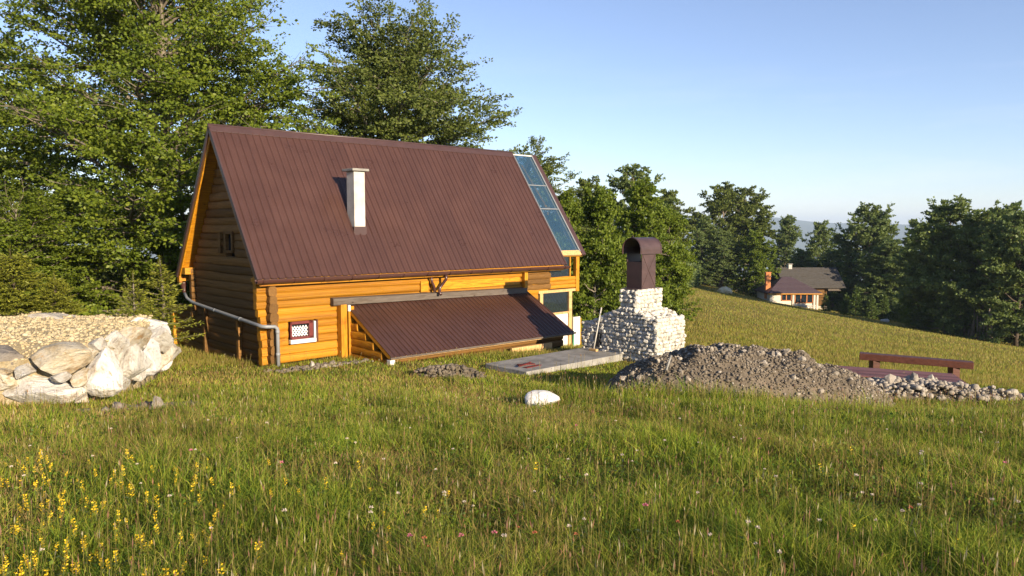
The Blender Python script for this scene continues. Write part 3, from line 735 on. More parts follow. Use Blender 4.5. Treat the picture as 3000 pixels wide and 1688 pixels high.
def face_stones(fix, axis, a0, a1, z0, ztop, sz):
    """courses of stones on an upright face; axis: 'u' face spans u at v=fix, 'v' face spans v at u=fix"""
    z = z0; r = 0
    while True:
        h = sz * random.uniform(.72, 1.0); a = a0 + random.uniform(-.05, .02); got = False
        while a < a1:
            wd = sz * random.uniform(.75, 1.55); mid = min(max(a + wd / 2, a0 + .03), a1 - .03)
            zt = ztop(mid)
            if z + h * .55 < zt:
                got = True
                zc = min(z + h / 2 + random.uniform(-.015, .015), zt - h * .3); out = random.uniform(-.02, .035)
                if axis == 'v': spots.append((fix - out, mid, zc, .17 + random.uniform(0, .05), wd * 1.12, h * 1.18))
                else: spots.append((mid, fix - out, zc, wd * 1.12, .17 + random.uniform(0, .05), h * 1.18))
            a += wd * random.uniform(.88, .98)
        z += h * .92; r += 1
        if not got or r > 30: break
face_stones(U0 + .06, 'v', VN, VF, ZB + .32, topz, .138)
face_stones(VN + .06, 'u', U0, U1, ZB + .30, lambda u: 1.24, .135)
face_stones(TU0 + .05, 'v', TV0, TV1, ZTOW0 - .1, lambda v: ZTOW1, .145)
face_stones(TV0 + .05, 'u', TU0, TU1, ZTOW0 - .12, lambda u: ZTOW1, .15)
# sloping shoulders
for v in np.arange(VN + .1, VF - .02, .15):
    if TV0 + .1 < v < TV1 - .05: continue
    for u in np.arange(U0 + .15, U1, .16): spots.append((u + random.uniform(-.04, .04), v + random.uniform(-.04, .04), topz(v) - .05 + random.uniform(-.03, .03), .19, .18, .13))
print('fireplace stones', len(spots))
rest = MB()
for q, (u, v, z, a, b, cc) in enumerate(spots):
    if abs(u - U0 - .06) < .06 and -4.62 < v < -4.40 and .25 < z < .62: continue
    if q >= 300:
        mm_ = Matrix.LocRotScale(FL(u, v, z), Quaternion((0, 0, 1), random.uniform(0, 6.28)), Vector((a, b, cc))); co0, tr0 = raw(random.choice(LIME))
        rest.add([mm_ @ Vector(p_) for p_ in co0], [tuple(int(i_) for i_ in t_) for t_ in tr0]); continue
    o = obj('stone', random.choice(LIME), fp, FL(u, v, z), (random.uniform(-.25, .25), random.uniform(-.25, .25), random.choice((0, 3.14)) + random.uniform(-.2, .2)), (a, b, cc))
NSTONE = len(spots)
if rest.v: tag(rest.build('shoulder_stones', M['lime'], fp), kind='stuff')
MB().box((U0 - .03 - 9.25, -4.62 + 5.3, .22), (U0 + .12 - 9.25, -4.42 + 5.3, .62)).build('fire_door', M['darkmetal'], fp, bevel=.01)
# metal hood: base plate, open box, cross folds, barrel roof
hu0, hu1, hv0, hv1, hz0, hz1 = 8.93, 9.58, -5.90, -5.34, 2.03, 3.06
hood = empty('hood_holder') if False else None
MB().box((hu0 - .18 - 9.25, hv0 - .05 + 5.3, 2.012), (hu1 + .18 - 9.25, hv1 + .05 + 5.3, 2.035)).build('base_plate', M['hood'], fp)
hb = MB(); t_ = .02
hb.box((hu0 - 9.25, hv0 + 5.3, hz0 + .006), (hu1 - 9.25, hv0 + t_ + 5.3, hz1)).box((hu0 - 9.25, hv1 - t_ + 5.3, hz0 + .006), (hu1 - 9.25, hv1 + 5.3, hz1))
hb.box((hu0 - 9.25, hv0 + t_ + .001 + 5.3, hz0 + .006), (hu0 + t_ - 9.25, hv1 - t_ - .001 + 5.3, hz1 - .25)).box((hu1 - t_ - 9.25, hv0 + t_ + .001 + 5.3, hz0 + .006), (hu1 - 9.25, hv1 - t_ - .001 + 5.3, hz1 - .25))
hbo = hb.build('hood_box', M['hood'], fp)
for (p, q) in (((hu0, hz0 + .03), (hu1, hz1 - .02)), ((hu0, hz1 - .02), (hu1, hz0 + .03))):
    MB().bar((p[0] + .015 - 9.25, hv0 - .003 + 5.3, p[1]), (q[0] - .015 - 9.25, hv0 - .003 + 5.3, q[1]), .012, .014).build('cross_fold', M['hood'], hbo)
bl = MB(); nb = 16; bu0, bu1 = 8.78, 9.80; rb = .34; vc = (hv0 + hv1) / 2; zc0 = hz1 + .12; poly = []
for k in range(nb + 1):
    a = math.pi * k / nb; poly.append((vc + 5.3 - rb * math.cos(a), zc0 + rb * math.sin(a)))
poly = [(vc + 5.3 - rb, zc0 - .14)] + poly + [(vc + 5.3 + rb, zc0 - .14)]
inner = [(vc + 5.3 + (p[0] - vc - 5.3) * .955, zc0 + (p[1] - zc0) * .955 if p[1] > zc0 else p[1]) for p in poly]
n = len(poly)
vs = [(bu0 - 9.25, *p) for p in poly] + [(bu1 - 9.25, *p) for p in poly] + [(bu0 - 9.25, *p) for p in inner] + [(bu1 - 9.25, *p) for p in inner]
fs = []
for i in range(n - 1):
    fs += [(i, i + 1, n + i + 1, n + i), (2*n + i, 3*n + i, 3*n + i + 1, 2*n + i + 1), (i, 2*n + i, 2*n + i + 1, i + 1), (n + i, n + i + 1, 3*n + i + 1, 3*n + i)]
fs += [(0, n, 3*n, 2*n), (n - 1, 3*n - 1, 4*n - 1, 2*n - 1)]
bl.add(vs, fs); bo = bl.build('hood_roof', M['hood'], fp)
MB().prism([((p[0] - vc - 5.3) * .95 + vc + 5.3, zc0 + (p[1] - zc0) * .95 if p[1] > zc0 else p[1]) for p in poly], 0, bu1 - .12 - 9.25, bu1 - .10 - 9.25).build('hood_end', M['hood'], bo)
MB().box((hu0 + .03 - 9.25, hv0 + .03 + 5.3, hz0 + .3), (hu1 - .03 - 9.25, hv1 - .03 + 5.3, hz1 - .27)).build('hood_dark_fill', M['dark'], fp)  # dark block filling the hood; shade under the arch put into its colour
for u in (bu0 + .03, bu1 - .05):
    MB().add([(u + dx - 9.25, vc + 5.3 + (p[0] - vc - 5.3) * f, zc0 + (p[1] - zc0) * f if p[1] > zc0 else p[1]) for dx in (0, .025) for f in (1.002, 1.02) for p in poly],
             [(k * n + i, k * n + i + 1, l * n + i + 1, l * n + i) for (k, l) in ((0, 1), (1, 3), (3, 2), (2, 0)) for i in range(n - 1)]).build('hood_rib', M['hood'], bo)
# broom leaning on the fireplace
br = empty('broom', tuple(H2W(8.36, -4.58, ZS)), YAW, 'pale wooden broom leaning against the stone fireplace', 'broom')
MB().tube([(0, 0, .05), (.27, -.06, 1.30)], .021, 8).build('handle', M['chimney'], br, True)
MB().box((-.06, -.14, .0), (.05, .14, .07)).build('brush_head', M['rawwood'], br, bevel=.01)

# ---------------------------------------------------------------- boulder retaining wall and gravel terrace
TP = [(-24, 13.5), (-11.5, 12.9), (-9.4, 13.0), (-8.2, 13.35), (-7.75, 14.2), (-8.0, 15.5), (-8.6, 17.6), (-9.5, 19.7), (-10.8, 20.6), (-24, 21.5)]
def in_poly(x, y, P):
    x = np.asarray(x); y = np.asarray(y); ins = np.zeros(x.shape, bool)
    for i in range(len(P)):
        (x0, y0), (x1, y1) = P[i], P[i - 1]
        with np.errstate(divide='ignore', invalid='ignore'):
            cnd = ((y0 > y) != (y1 > y)) & (x < (x1 - x0) * (y - y0) / (y1 - y0) + x0)
        ins ^= cnd
    return ins
def tz(x, y): return -2.14 - .035 * (np.asarray(y) - 13.5) + .05 * pn(x, y, 1.1) - .22 * np.exp(-((np.asarray(y) - 13.0) / .7) ** 2)
ax = np.linspace(-24, -7.2, 110); ay = np.linspace(12.6, 21.4, 70); AX, AY = np.meshgrid(ax, ay)
ins = in_poly(AX, AY, TP); AZ = np.where(ins, tz(AX, AY), -3.7)
# shrink the outside rim down behind the boulders
i = np.arange(AX.size).reshape(AX.shape); f = np.stack([i[:-1, :-1], i[:-1, 1:], i[1:, 1:], i[1:, :-1]], -1).reshape(-1, 4)
keep = ins.ravel()[f].any(1)
me = npmesh('gravel_terrace', np.stack([AX, AY, AZ], -1).reshape(-1, 3), 4, f[keep], True); me.materials.append(M['sand'])
tag(link(bpy.data.objects.new('gravel_terrace', me)), 'raised terrace of yellow crushed limestone held by boulders', 'terrace', kind='structure')
r = np.random.default_rng(21); n = 10000
px = r.uniform(-18, -7.6, n); py = r.uniform(12.8, 21, n); k = in_poly(px, py, TP); px, py = px[k], py[k]
tag(scatter_rocks('terrace_gravel', np.stack([px, py, tz(px, py) + .005], 1), r.gamma(2, .022, len(px)) + .02, M['gravel'], None, 22), 'loose yellow gravel lying on the boulder terrace', 'gravel', kind='stuff')
bw = empty('boulder_wall', (-8.4, 13.6, -3.2), 0, 'dry retaining wall of large pale limestone boulders round the terrace', 'wall')
BO = Vector((-8.4, 13.6, -3.2))
BM = {}
for nm in ('boulder', 'boulder_grey', 'boulder_white', 'boulder_tan'):
    BM[nm] = []
    for k in range(3):
        m = boulder_mesh(k + 10 * len(BM)); m.materials.append(M[nm]); BM[nm].append(m)
def px2(px_, py_, d):
    """pixel of the photograph at depth d"""
    X = (px_ - 1500) / 2200; U = -(py_ - 844) / 2200; p = R(4.578)
    v = np.array([X, math.cos(p) + U * math.sin(p), -math.sin(p) + U * math.cos(p)]); return v * d / v[1]
def boulder(x0, y0, x1, y1, d, kind='boulder', dep=.8, tilt=0.0):
    a = px2((x0 + x1) / 2, (y0 + y1) / 2, d + dep * .35); wd = (x1 - x0) / 2200 * d; ht = (y1 - y0) / 2200 * d
    o = obj('boulder', random.choice(BM[kind]), bw, Vector(a) - BO, (random.uniform(-.15, .15), tilt, random.uniform(-.25, .25) + random.choice((0, 3.14))), (wd * 1.03, dep, ht * 1.05)); return o
boulder(-60, 1012, 98, 1095, 13.2, 'boulder_grey', .9)
boulder(96, 1004, 268, 1100, 13.0, 'boulder_tan', .9, .05)
boulder(4, 1090, 252, 1186, 12.9, 'boulder_white', .8)
boulder(-8, 1088, 62, 1140, 12.95, 'boulder_tan', .5)
boulder(-90, 1140, 6, 1190, 12.9, 'boulder', .6)
boulder(-190, 1005, -50, 1100, 13.3, 'boulder_white', .9)
boulder(-200, 1095, -70, 1185, 13.2, 'boulder', .9)
boulder(240, 1025, 350, 1166, 13.2, 'boulder_white', .7, .12)
boulder(225, 1150, 262, 1186, 12.9, 'boulder_tan', .4)
boulder(330, 1010, 418, 1128, 14.4, 'boulder', .9, .1)
boulder(302, 968, 362, 1052, 14.3, 'boulder', .7)
boulder(352, 955, 430, 1030, 14.9, 'boulder_tan', .9)
boulder(402, 1000, 458, 1102, 15.6, 'boulder_white', 1.0, .15)
boulder(420, 955, 492, 1036, 16.4, 'boulder', 1.0)
boulder(440, 1010, 482, 1090, 16.8, 'boulder_tan', .9)
boulder(478, 990, 512, 1080, 18.0, 'boulder', 1.0, .05)
boulder(398, 926, 478, 968, 18.6, 'boulder_white', 1.0)
boulder(300, 930, 338, 950, 19.4, 'boulder_white', .5)
boulder(96, 917, 250, 952, 19.3, 'boulder_white', .9)
boulder(262, 934, 300, 948, 19.4, 'boulder_tan', .5)
boulder(40, 934, 92, 952, 19.6, 'boulder_tan', .5)
boulder(340, 936, 400, 952, 19.4, 'boulder_tan', .5)
boulder(-30, 935, 36, 955, 19.4, 'boulder_tan', .6)
boulder(262, 1010, 320, 1050, 13.9, 'boulder_tan', .6)
for (a_, b_, c_, d_, dd, kk) in ((226, 1085, 262, 1130, 13.0, 'boulder_tan'), (58, 1066, 104, 1102, 12.95, 'boulder_white'), (300, 1048, 350, 1100, 13.8, 'boulder_white'), (352, 1020, 400, 1075, 14.9, 'boulder_white'), (372, 1070, 420, 1118, 14.8, 'boulder'),
                                 (402, 985, 446, 1040, 16.0, 'boulder_white'), (455, 1030, 496, 1086, 17.2, 'boulder_white'), (-20, 1078, 40, 1110, 12.95, 'boulder_tan'), (150, 1086, 210, 1118, 12.85, 'boulder_white'), (318, 1100, 372, 1150, 13.6, 'boulder'), (440, 950, 500, 1000, 17.6, 'boulder_white'), (255, 985, 310, 1030, 13.9, 'boulder_white')):
    boulder(a_, b_, c_, d_, dd, kk, .6)

# half-buried white rock in the meadow
wr = boulder_mesh(91, 'white_rock', 6, .012); wr.materials.append(m_plain('white rock', (.68, .66, .62), .9, .1, 4, 0, .2, .4))
p = px2(1588, 1200, 12.4); wz = ghs(p[0], p[1])
tag(obj('white_rock', wr, None, (p[0], p[1], wz + .10), (0, .10, .3), (.62, .5, .36)), 'single white rock half buried in the open meadow grass', 'rock')

# ---------------------------------------------------------------- rubble heap
HC = np.array([4.55, 15.35])
def heap_h(x, y):
    dx = (x - HC[0]); dy = (y - HC[1])
    e = (dx / np.where(dx < 0, 2.75, 3.35)) ** 2 + (dy / 1.55) ** 2
    return 1.17 * np.clip(1 - e, 0, 1) ** .62 + .13 * pn(x, y, .6) * np.clip(1.1 - e, 0, 1)
hx = np.linspace(1.4, 8.3, 120); hy = np.linspace(13.5, 17.2, 66); HX, HY = np.meshgrid(hx, hy)
HZ = gh(HX, HY) - .12 + heap_h(HX, HY)
i = np.arange(HX.size).reshape(HX.shape); f = np.stack([i[:-1, :-1], i[:-1, 1:], i[1:, 1:], i[1:, :-1]], -1).reshape(-1, 4)
heap = empty('rubble_heap', (HC[0], HC[1], ghs(*HC)), 0, 'long grey brown heap of rubble and earth beside the fireplace', 'rubble heap')
hl = np.array(heap.location)
me = npmesh('heap_body', np.stack([HX, HY, HZ], -1).reshape(-1, 3) - hl, 4, f, True); me.materials.append(M['rubble_soil'])
link(bpy.data.objects.new('heap_body', me), heap)
r = np.random.default_rng(31); n = 15000
px = r.uniform(1.6, 8.2, n); py = r.uniform(13.6, 17, n); hh = heap_h(px, py); k = hh > .04; px, py, hh = px[k], py[k], hh[k]
S = r.gamma(2.0, .014, len(px)) + .020
tag(scatter_rocks('rubble_stones', np.stack([px, py, gh(px, py) - .12 + hh + S * .15], 1) - hl, S, M['rubble'], heap, 32), kind='stuff')
k2 = r.choice(len(px), 900, replace=False)
tag(scatter_rocks('pale_rubble_stones', np.stack([px, py, gh(px, py) - .11 + hh + S * .2], 1)[k2] - hl, r.gamma(2.2, .013, 900) + .02, M['rubble_pale'], heap, 33), kind='stuff')
RUB = []
for k in range(5):
    m = rock_mesh(110 + k, 14); m.materials.append(M['rubble_pale']); RUB.append(m)
for k in range(26):
    x = HC[0] + r.uniform(-2.3, 2.9); y = HC[1] - r.uniform(.1, 1.35); h0 = float(heap_h(np.array([x]), np.array([y]))[0])
    if h0 < .05: continue
    s_ = r.uniform(.09, .17); o = obj('stone', RUB[k % 5], heap, Vector((x, y, ghs(x, y) - .12 + h0 + .02)) - Vector(hl), tuple(r.uniform(0, 3, 3)), (s_ * 1.3, s_, s_ * .75))
# pale stick poking out of the heap
p = px2(1952, 1085, 14.3)
tag(MB().tube([p, p + np.array([.12, .15, .26])], .022, 7).build('pale_stick', M['concrete'], None, True), 'short pale stick poking out of the rubble heap', 'stick')

# low bank of pale stones beyond the heap, under the bench
def stone_bank(name, label, cx, cy, rx, ry, n, mat, hmax, seed, ang=0.0, big=0):
    r = np.random.default_rng(seed); t = r.uniform(0, 6.28, n); q = np.sqrt(r.uniform(0, 1, n))
    a, b = q * np.cos(t) * rx, q * np.sin(t) * ry
    x = cx + a * math.cos(ang) - b * math.sin(ang); y = cy + a * math.sin(ang) + b * math.cos(ang)
    S = r.gamma(2.0, .026, n) + .022; q = q * (1 + .35 * pn(x * 3, y * 3, 1.0)); x = cx + (x - cx) * (1 + .25 * pn(x, y, .4)); y = cy + (y - cy) * (1 + .3 * pn(y, x, .5))
    z = gh(x, y) + hmax * (1 - q ** 2) + S * .1
    root = empty(name, (cx, cy, ghs(cx, cy)), 0, label, 'stones')
    rl = np.array(root.location)
    gxx = np.linspace(-1, 1, 20); A, B = np.meshgrid(gxx, gxx); qq = np.clip(np.hypot(A, B), 0, 1.3)
    X = cx + A * rx * math.cos(ang) - B * ry * math.sin(ang); Y = cy + A * rx * math.sin(ang) + B * ry * math.cos(ang)
    Z = gh(X, Y) + hmax * (1 - qq ** 2) - .03 - .12 * (qq > 1)
    i = np.arange(400).reshape(20, 20); f = np.stack([i[:-1, :-1], i[:-1, 1:], i[1:, 1:], i[1:, :-1]], -1).reshape(-1, 4)
    me = npmesh('bank_body', np.stack([X, Y, Z], -1).reshape(-1, 3) - rl, 4, f, True); me.materials.append(M['rubble_soil']); link(bpy.data.objects.new('bank_body', me), root)
    tag(scatter_rocks('bank_stones', np.stack([x, y, z], 1) - rl, S, mat, root, seed + 1), kind='stuff')
    for k in range(big):
        tt = r.uniform(0, 6.28); qq_ = math.sqrt(r.uniform(0, .9)); a_ = qq_ * math.cos(tt) * rx; b_ = qq_ * math.sin(tt) * ry
        xx = cx + a_ * math.cos(ang) - b_ * math.sin(ang); yy = cy + a_ * math.sin(ang) + b_ * math.cos(ang); s_ = r.uniform(.14, .34)
        obj('stone', RUB[k % 5], root, Vector((xx, yy, ghs(xx, yy) + hmax * (1 - qq_ ** 2) + .03)) - Vector(rl), tuple(r.uniform(0, 3, 3)), (s_ * 1.2, s_, s_ * .7))
    return root
stone_bank('stone_bank', 'low bank of pale broken stones below the red beam bench', 8.9, 16.5, 2.1, .8, 2600, M['rubble_pale'], .34, 41, -.25, 12)
stone_bank('stone_bank', 'strip of white stones running into the grass past the bench', 12.3, 16.2, 2.2, .35, 700, M['rubble_pale'], .12, 45, .1, 8)
stone_bank('soil_bank', 'small mound of brown earth and pebbles left of the concrete slab', -1.5, 18.3, 1.0, .45, 900, M['rubble'], .24, 49, .1, 0)
stone_bank('soil_patch', 'brown pebbly patch along the foot of the log wall', -5.2, 20.1, 1.6, .35, 420, M['rubble'], .02, 53, .75, 1)
stone_bank('soil_patch', 'pale pebbly patch in the lawn below the boulder wall', -6.2, 12.6, 1.0, .4, 260, M['rubble'], .03, 57, .5, 2)

# ---------------------------------------------------------------- beam bench and red boards
pL = px2(2518, 1040, 19.6); pR = px2(2851, 1068, 18.5)
bn = empty('beam_bench', tuple(((pL + pR) / 2) * np.array([1, 1, 0]) + np.array([0, 0, ghs(*((pL + pR) / 2)[:2])])), 0, 'long red brown beam bench on two short blocks at the meadow edge', 'bench')
bl0 = np.array(bn.location)
MB().bar(tuple(pL - bl0 + np.array([0, 0, -.02])), tuple(pR - bl0 + np.array([0, 0, -.02])), .30, .17).build('beam', M['bench_wood'], bn, bevel=.012)
for t in (.14, .84):
    q = pL + (pR - pL) * t; gz = ghs(q[0], q[1])
    o = MB().box((-.09, -.12, gz - .2 - q[2]), (.09, .12, -.106)).build('support_block', M['bench_wood'], bn, bevel=.008); o.location = tuple(q - bl0)
rp = empty('red_platform', tuple(px2(2610, 1085, 17.9)), 0, 'low platform of dull red boards in front of the beam bench', 'platform')
r0 = Vector(rp.location)
ca = [Vector(px2(2474, 1067, 18.6)), Vector(px2(2800, 1088, 17.6)), Vector(px2(2775, 1110, 16.5)), Vector(px2(2588, 1100, 16.9))]
zz_ = sum(v.z for v in ca) / 4
A0 = Vector((7.95, 18.5, -3.44)); A1 = Vector((10.55, 17.7, -3.50)); dn = Vector((-.25, -.9, -.02))
for k in range(6):
    a = A0 + dn * (k * .19); b = A1 + dn * (k * .19)
    MB().bar(tuple(a - r0), tuple(b - r0), .175, .035).build('board', M['red_board'], rp)
for q in (.12, .5, .88):
    a = A0.lerp(A1, q) + Vector((0, 0, -.06)); b = a + dn * 1.0
    MB().bar(tuple(a - r0), tuple(b - r0), .09, .08).build('joist', M['bench_wood'], rp)
    for kk in (.1, .95):
        p_ = a + dn * kk; gz = ghs(p_.x, p_.y)
        MB().box((p_.x - .06 - r0.x, p_.y - .06 - r0.y, gz - .15 - r0.z), (p_.x + .06 - r0.x, p_.y + .06 - r0.y, p_.z - .042 - r0.z)).build('post', M['bench_wood'], rp)

# ---------------------------------------------------------------- far buildings
M['shingle'] = m_wood('grey wooden shingles', [(.3, (.05, .046, .042)), (.7, (.12, .11, .10))], (3, 14, 14), .85, .2, .3, .3)
M['tile'] = m_plain('dark brown roof tile', (.055, .035, .045), .5, .3, 6, 0, .4, .1)
M['brick'] = m_plain('orange brick', (.46, .17, .06), .85, .2, 5)
M['cstone'] = m_stone('cottage stone', [(.3, (.42, .36, .28)), (.7, (.62, .56, .47))], 2.2, .5)
M['plaster'] = m_plain('cream plaster', (.58, .52, .42), .9, .08, 3)
ct = empty('stone_cottage', (41.7, 110, -12.0), 0, 'small stone cottage with dark hipped tile roof and orange brick chimney', 'cottage')
wx0, wx1, wd, wz1 = -3.75, 3.35, 6.0, 2.5
cw = MB().box((wx0, .02, -1.2), (wx1, wd, wz1)); cw.build('wall', M['plaster'], ct)
zz = -.4; k = 0
while zz < .62:
    x = -.35 + (.25 if k % 2 else 0)
    while x < wx1 - .3:
        wdt = random.uniform(.3, .55)
        o = obj('stone', LIME[k % 9], ct, (x + wdt / 2, .02, zz + .15), (0, 0, random.uniform(-.2, .2)), (wdt * 1.05, .2, .30)); x += wdt * .95
    zz += .27; k += 1
for x in (-.35, 2.75, 3.2): MB().box((x - .13, -.14, -.6), (x + .13, .0, wz1)).build('pilaster', M['plaster'], ct, bevel=.01)
def cwin(x0, x1, z0, z1, nm):
    f = MB()
    for (a, b, cc, d) in ((x0, x1, z1 - .1, z1), (x0, x1, z0, z0 + .1), (x0, x0 + .09, z0, z1), (x1 - .09, x1, z0, z1)): f.box((a, -.06, cc), (b, .02, d))
    o = f.build('window', M['brick'], ct)
    MB().box((x0 + .05, .0, z0 + .05), (x1 - .05, .012, z1 - .05)).build('pane', M['pane'], o)
    for q in range(1, nm): 
        xm = x0 + (x1 - x0) * q / nm; MB().box((xm - .06, -.05, z0 + .1), (xm + .06, .0, z1 - .1)).build('mullion', M['brick'], o)
    return o
cwin(-2.1, -.6, 1.30, 2.35, 2)
cwin(-.1, 2.55, .95, 2.40, 3)
ov = .45; e0, e1_, d0, d1 = wx0 - ov, wx1 + ov, -ov, wd + ov; ez = wz1 - .02; rz = 4.65
rf = MB().add([(e0, d0, ez), (e1_, d0, ez), (e1_, d1, ez), (e0, d1, ez), (-1.0, 3.0, rz), (.4, 3.0, rz), (e0, d0, ez - .12), (e1_, d0, ez - .12), (e1_, d1, ez - .12), (e0, d1, ez - .12)],
              [(0,1,5,4),(1,2,5),(2,3,4,5),(3,0,4),(0,6,7,1),(1,7,8,2),(2,8,9,3),(3,9,6,0),(9,8,7,6)]).build('roof', M['tile'], ct)
for k in range(13):   # tile courses on the front slope
    q0 = k / 13; 
    za = ez + (rz - ez) * q0; ya = d0 + (3.0 - d0) * q0; xa = e0 + (-1.0 - e0) * q0; xb = e1_ + (.4 - e1_) * q0
    MB().bar((xa + .05, ya + .01, za + .03), (xb - .05, ya + .01, za + .03), .06, .05).build('tile_course', M['tile'], rf)
MB().box((e0, d0 - .02, ez - .2), (e1_, d0 + .02, ez - .06)).build('fascia', M['plank'], rf)
bc = MB().box((-3.95, 1.3, 1.5), (-3.25, 1.95, 5.35)).build('chimney', M['brick'], ct, bevel=.02)
MB().box((-4.0, 1.25, 5.352), (-3.2, 2.0, 5.45)).build('chimney_cap', M['brick'], bc)
lh = empty('log_house', (47.0, 117, -12.6), 0, 'dark old log house with grey shingle roof behind the stone cottage', 'house')
for k in range(13): 
    log((-4.0, 1.0, .35 + k * .24), (2.5, 1.0, .35 + k * .24), .25, lh, True)
for k in range(13): log((2.45, .8, .35 + k * .24), (2.45, 6.5, .35 + k * .24), .25, lh, True)
MB().box((-3.9, 1.05, -1), (2.4, 6.4, 3.5)).build('wall_core', M['barn'], lh)
MB().box((-4.2, .8, -1.6), (2.75, 6.6, .32)).build('stone_base', M['cstone'], lh)
lr = MB().prism([(.0, 3.35), (3.7, 6.25), (7.4, 3.35), (7.4, 3.22), (3.7, 6.1), (.0, 3.22)], 0, -4.5, 5.2).build('roof', M['shingle'], lh)
for k in range(14):
    q = k / 14; MB().box((-4.5, 3.7 * q - .02, 3.36 + 2.9 * q), (4.4 + .5 * (1 - q), 3.7 * q + .28, 3.40 + 2.9 * q)).build('shingle_course', M['shingle'], lr).rotation_euler = (0, 0, 0)
MB().box((2.6, .4, 2.75), (4.6, .55, 3.15)).build('eave_beam', M['greywood'], lh)
MB().box((-4.2, .5, 3.1), (2.6, .6, 3.25)).build('eave_beam', M['greywood'], lh)
lc = MB().box((-2.6, 3.4, 5.4), (-2.05, 3.95, 6.75)).build('chimney', M['chimney'], lh, bevel=.02)
MB().box((-2.7, 3.3, 6.755), (-1.95, 4.05, 6.88)).build('chimney_cap', M['concrete'], lc)

# ---------------------------------------------------------------- trees
def gen_tree(seed, H, Rr, cb, prof, n_limb, n_leaf, leaf, up0, up1, tr, sec_d=.5, twl=(.35, .8), flat=.55, lean=(0, 0), limb_jit=.35, curve=.12, sel=.28, gap=None):
    r = np.random.default_rng(seed); wood = MB()
    nt = 9; tz_ = np.linspace(0, 1, nt); wob = np.cumsum(r.normal(0, .012 * H, (nt, 2)), 0) * (tz_[:, None]); wob[0] = 0
    tp = np.stack([wob[:, 0] + lean[0] * tz_, wob[:, 1] + lean[1] * tz_, tz_ * H], 1)
    trd = tr * (1 - tz_) ** .9 + .02; trd[0] *= 1.35
    wood.tube(tp, list(trd), 9)
    def tpt(t): return np.array([np.interp(t, tz_, tp[:, q]) for q in range(3)])
    TPp, TDd, TLl = [], [], []
    for i in range(n_limb):
        s = (i + r.uniform(.1, .9)) / n_limb; t = cb + (.985 - cb) * s
        length = max(.5, Rr * prof(s) * r.uniform(.68, 1.12)); az = i * 2.39996 + r.normal(0, limb_jit)
        el = R(up0 + (up1 - up0) * s) + r.normal(0, .13)
        p = tpt(t); pts = [p.copy()]; ns = 6; a_, e_ = az, el; dirs = []
        for q in range(ns):
            d = np.array([math.cos(a_) * math.cos(e_), math.sin(a_) * math.cos(e_), math.sin(e_)]); dirs.append(d)
            p = p + d * length / ns; pts.append(p.copy()); a_ += r.normal(0, .16); e_ += r.normal(-curve * .2, curve)
        pts = np.array(pts); dirs.append(dirs[-1])
        r0 = min(np.interp(t, tz_, trd) * .62, .016 * length + .012)
        wood.tube(pts, list(np.linspace(r0, .008, ns + 1)), 5, False)
        nsec = max(3, int(length / sec_d * 1.6))
        for j in range(nsec):
            f = .16 + .84 * (j + r.uniform(0, 1)) / nsec; x = f * ns; k = min(int(x), ns - 1); b = pts[k] + (pts[k+1] - pts[k]) * (x - k)
            a2 = math.atan2(dirs[k][1], dirs[k][0]) + (1 if j % 2 else -1) * r.uniform(.35, 1.15); e2_ = math.asin(np.clip(dirs[k][2], -1, 1)) * .55 + r.normal(.06, sel)
            sl_ = (1.05 - f * .7) * length * .42 * r.uniform(.55, 1.1) + .2
            d = np.array([math.cos(a2) * math.cos(e2_), math.sin(a2) * math.cos(e2_), math.sin(e2_)])
            m = b + d * sl_ * .5; d2 = d + r.normal(0, .18, 3); d2 /= np.linalg.norm(d2); e = m + d2 * sl_ * .5
            wood.tube([b, m, e], [max(.007, r0 * .42 * (1 - f * .6)), .008, .004], 3, False)
            ntw = max(2, int(sl_ / .2))
            for q in range(ntw):
                g = (q + r.uniform(.2, 1)) / ntw; bp = b + (m - b) * min(1, g * 2) + (e - m) * max(0, g * 2 - 1)
                dd = d + np.array([-d[1], d[0], 0]) * (1 if q % 2 else -1) * r.uniform(.3, 1.2) + r.normal(0, .2, 3); dd /= np.linalg.norm(dd)
                TPp.append(bp); TDd.append(dd); TLl.append(r.uniform(*twl) * (.6 + .4 * min(1, sl_)))
    P = np.array(TPp); D = np.array(TDd); Ln = np.array(TLl)
    if gap:
        g_ = pn(P[:, 0] + .7 * P[:, 2], P[:, 1] * .9 + 1.1 * P[:, 2], gap[1]) + .6 * pn(P[:, 0] - 1.3 * P[:, 2], P[:, 1] + 17, gap[1] * .45); kp = g_ > gap[0]; P, D, Ln = P[kp], D[kp], Ln[kp]
    k = max(1, int(round(n_leaf / len(P))))
    nL = len(P) * k; P = np.repeat(P, k, 0); D = np.repeat(D, k, 0); Ln = np.repeat(Ln, k)
    s = r.uniform(.05, 1, nL); side = np.where(r.random(nL) < .5, 1, -1)
    lat = np.stack([-D[:, 1], D[:, 0], np.zeros(nL)], 1); lat /= (np.linalg.norm(lat, axis=1)[:, None] + 1e-6)
    pos = P + D * (s * Ln)[:, None] + lat * (side * r.uniform(0, .30, nL) * Ln)[:, None] + r.normal(0, .045, (nL, 3)); pos[:, 2] -= .10 * Ln * s * s
    nrm = np.array([0, 0, 1.]) * flat * .45 + r.normal(0, 1, (nL, 3)) * .55; nrm /= np.linalg.norm(nrm, axis=1)[:, None]
    ax_ = D + lat * (side * r.uniform(.3, 1.0, nL))[:, None] + r.normal(0, .25, (nL, 3)); ax_ -= nrm * (ax_ * nrm).sum(1)[:, None]; ax_ /= np.linalg.norm(ax_, axis=1)[:, None]
    bx_ = np.cross(nrm, ax_); lf = (leaf * r.uniform(.7, 1.25, nL))[:, None]
    V = np.stack([pos, pos + ax_ * lf * .45 + bx_ * lf * .33, pos + ax_ * lf - nrm * lf * .12, pos + ax_ * lf * .45 - bx_ * lf * .33], 1).reshape(-1, 3)
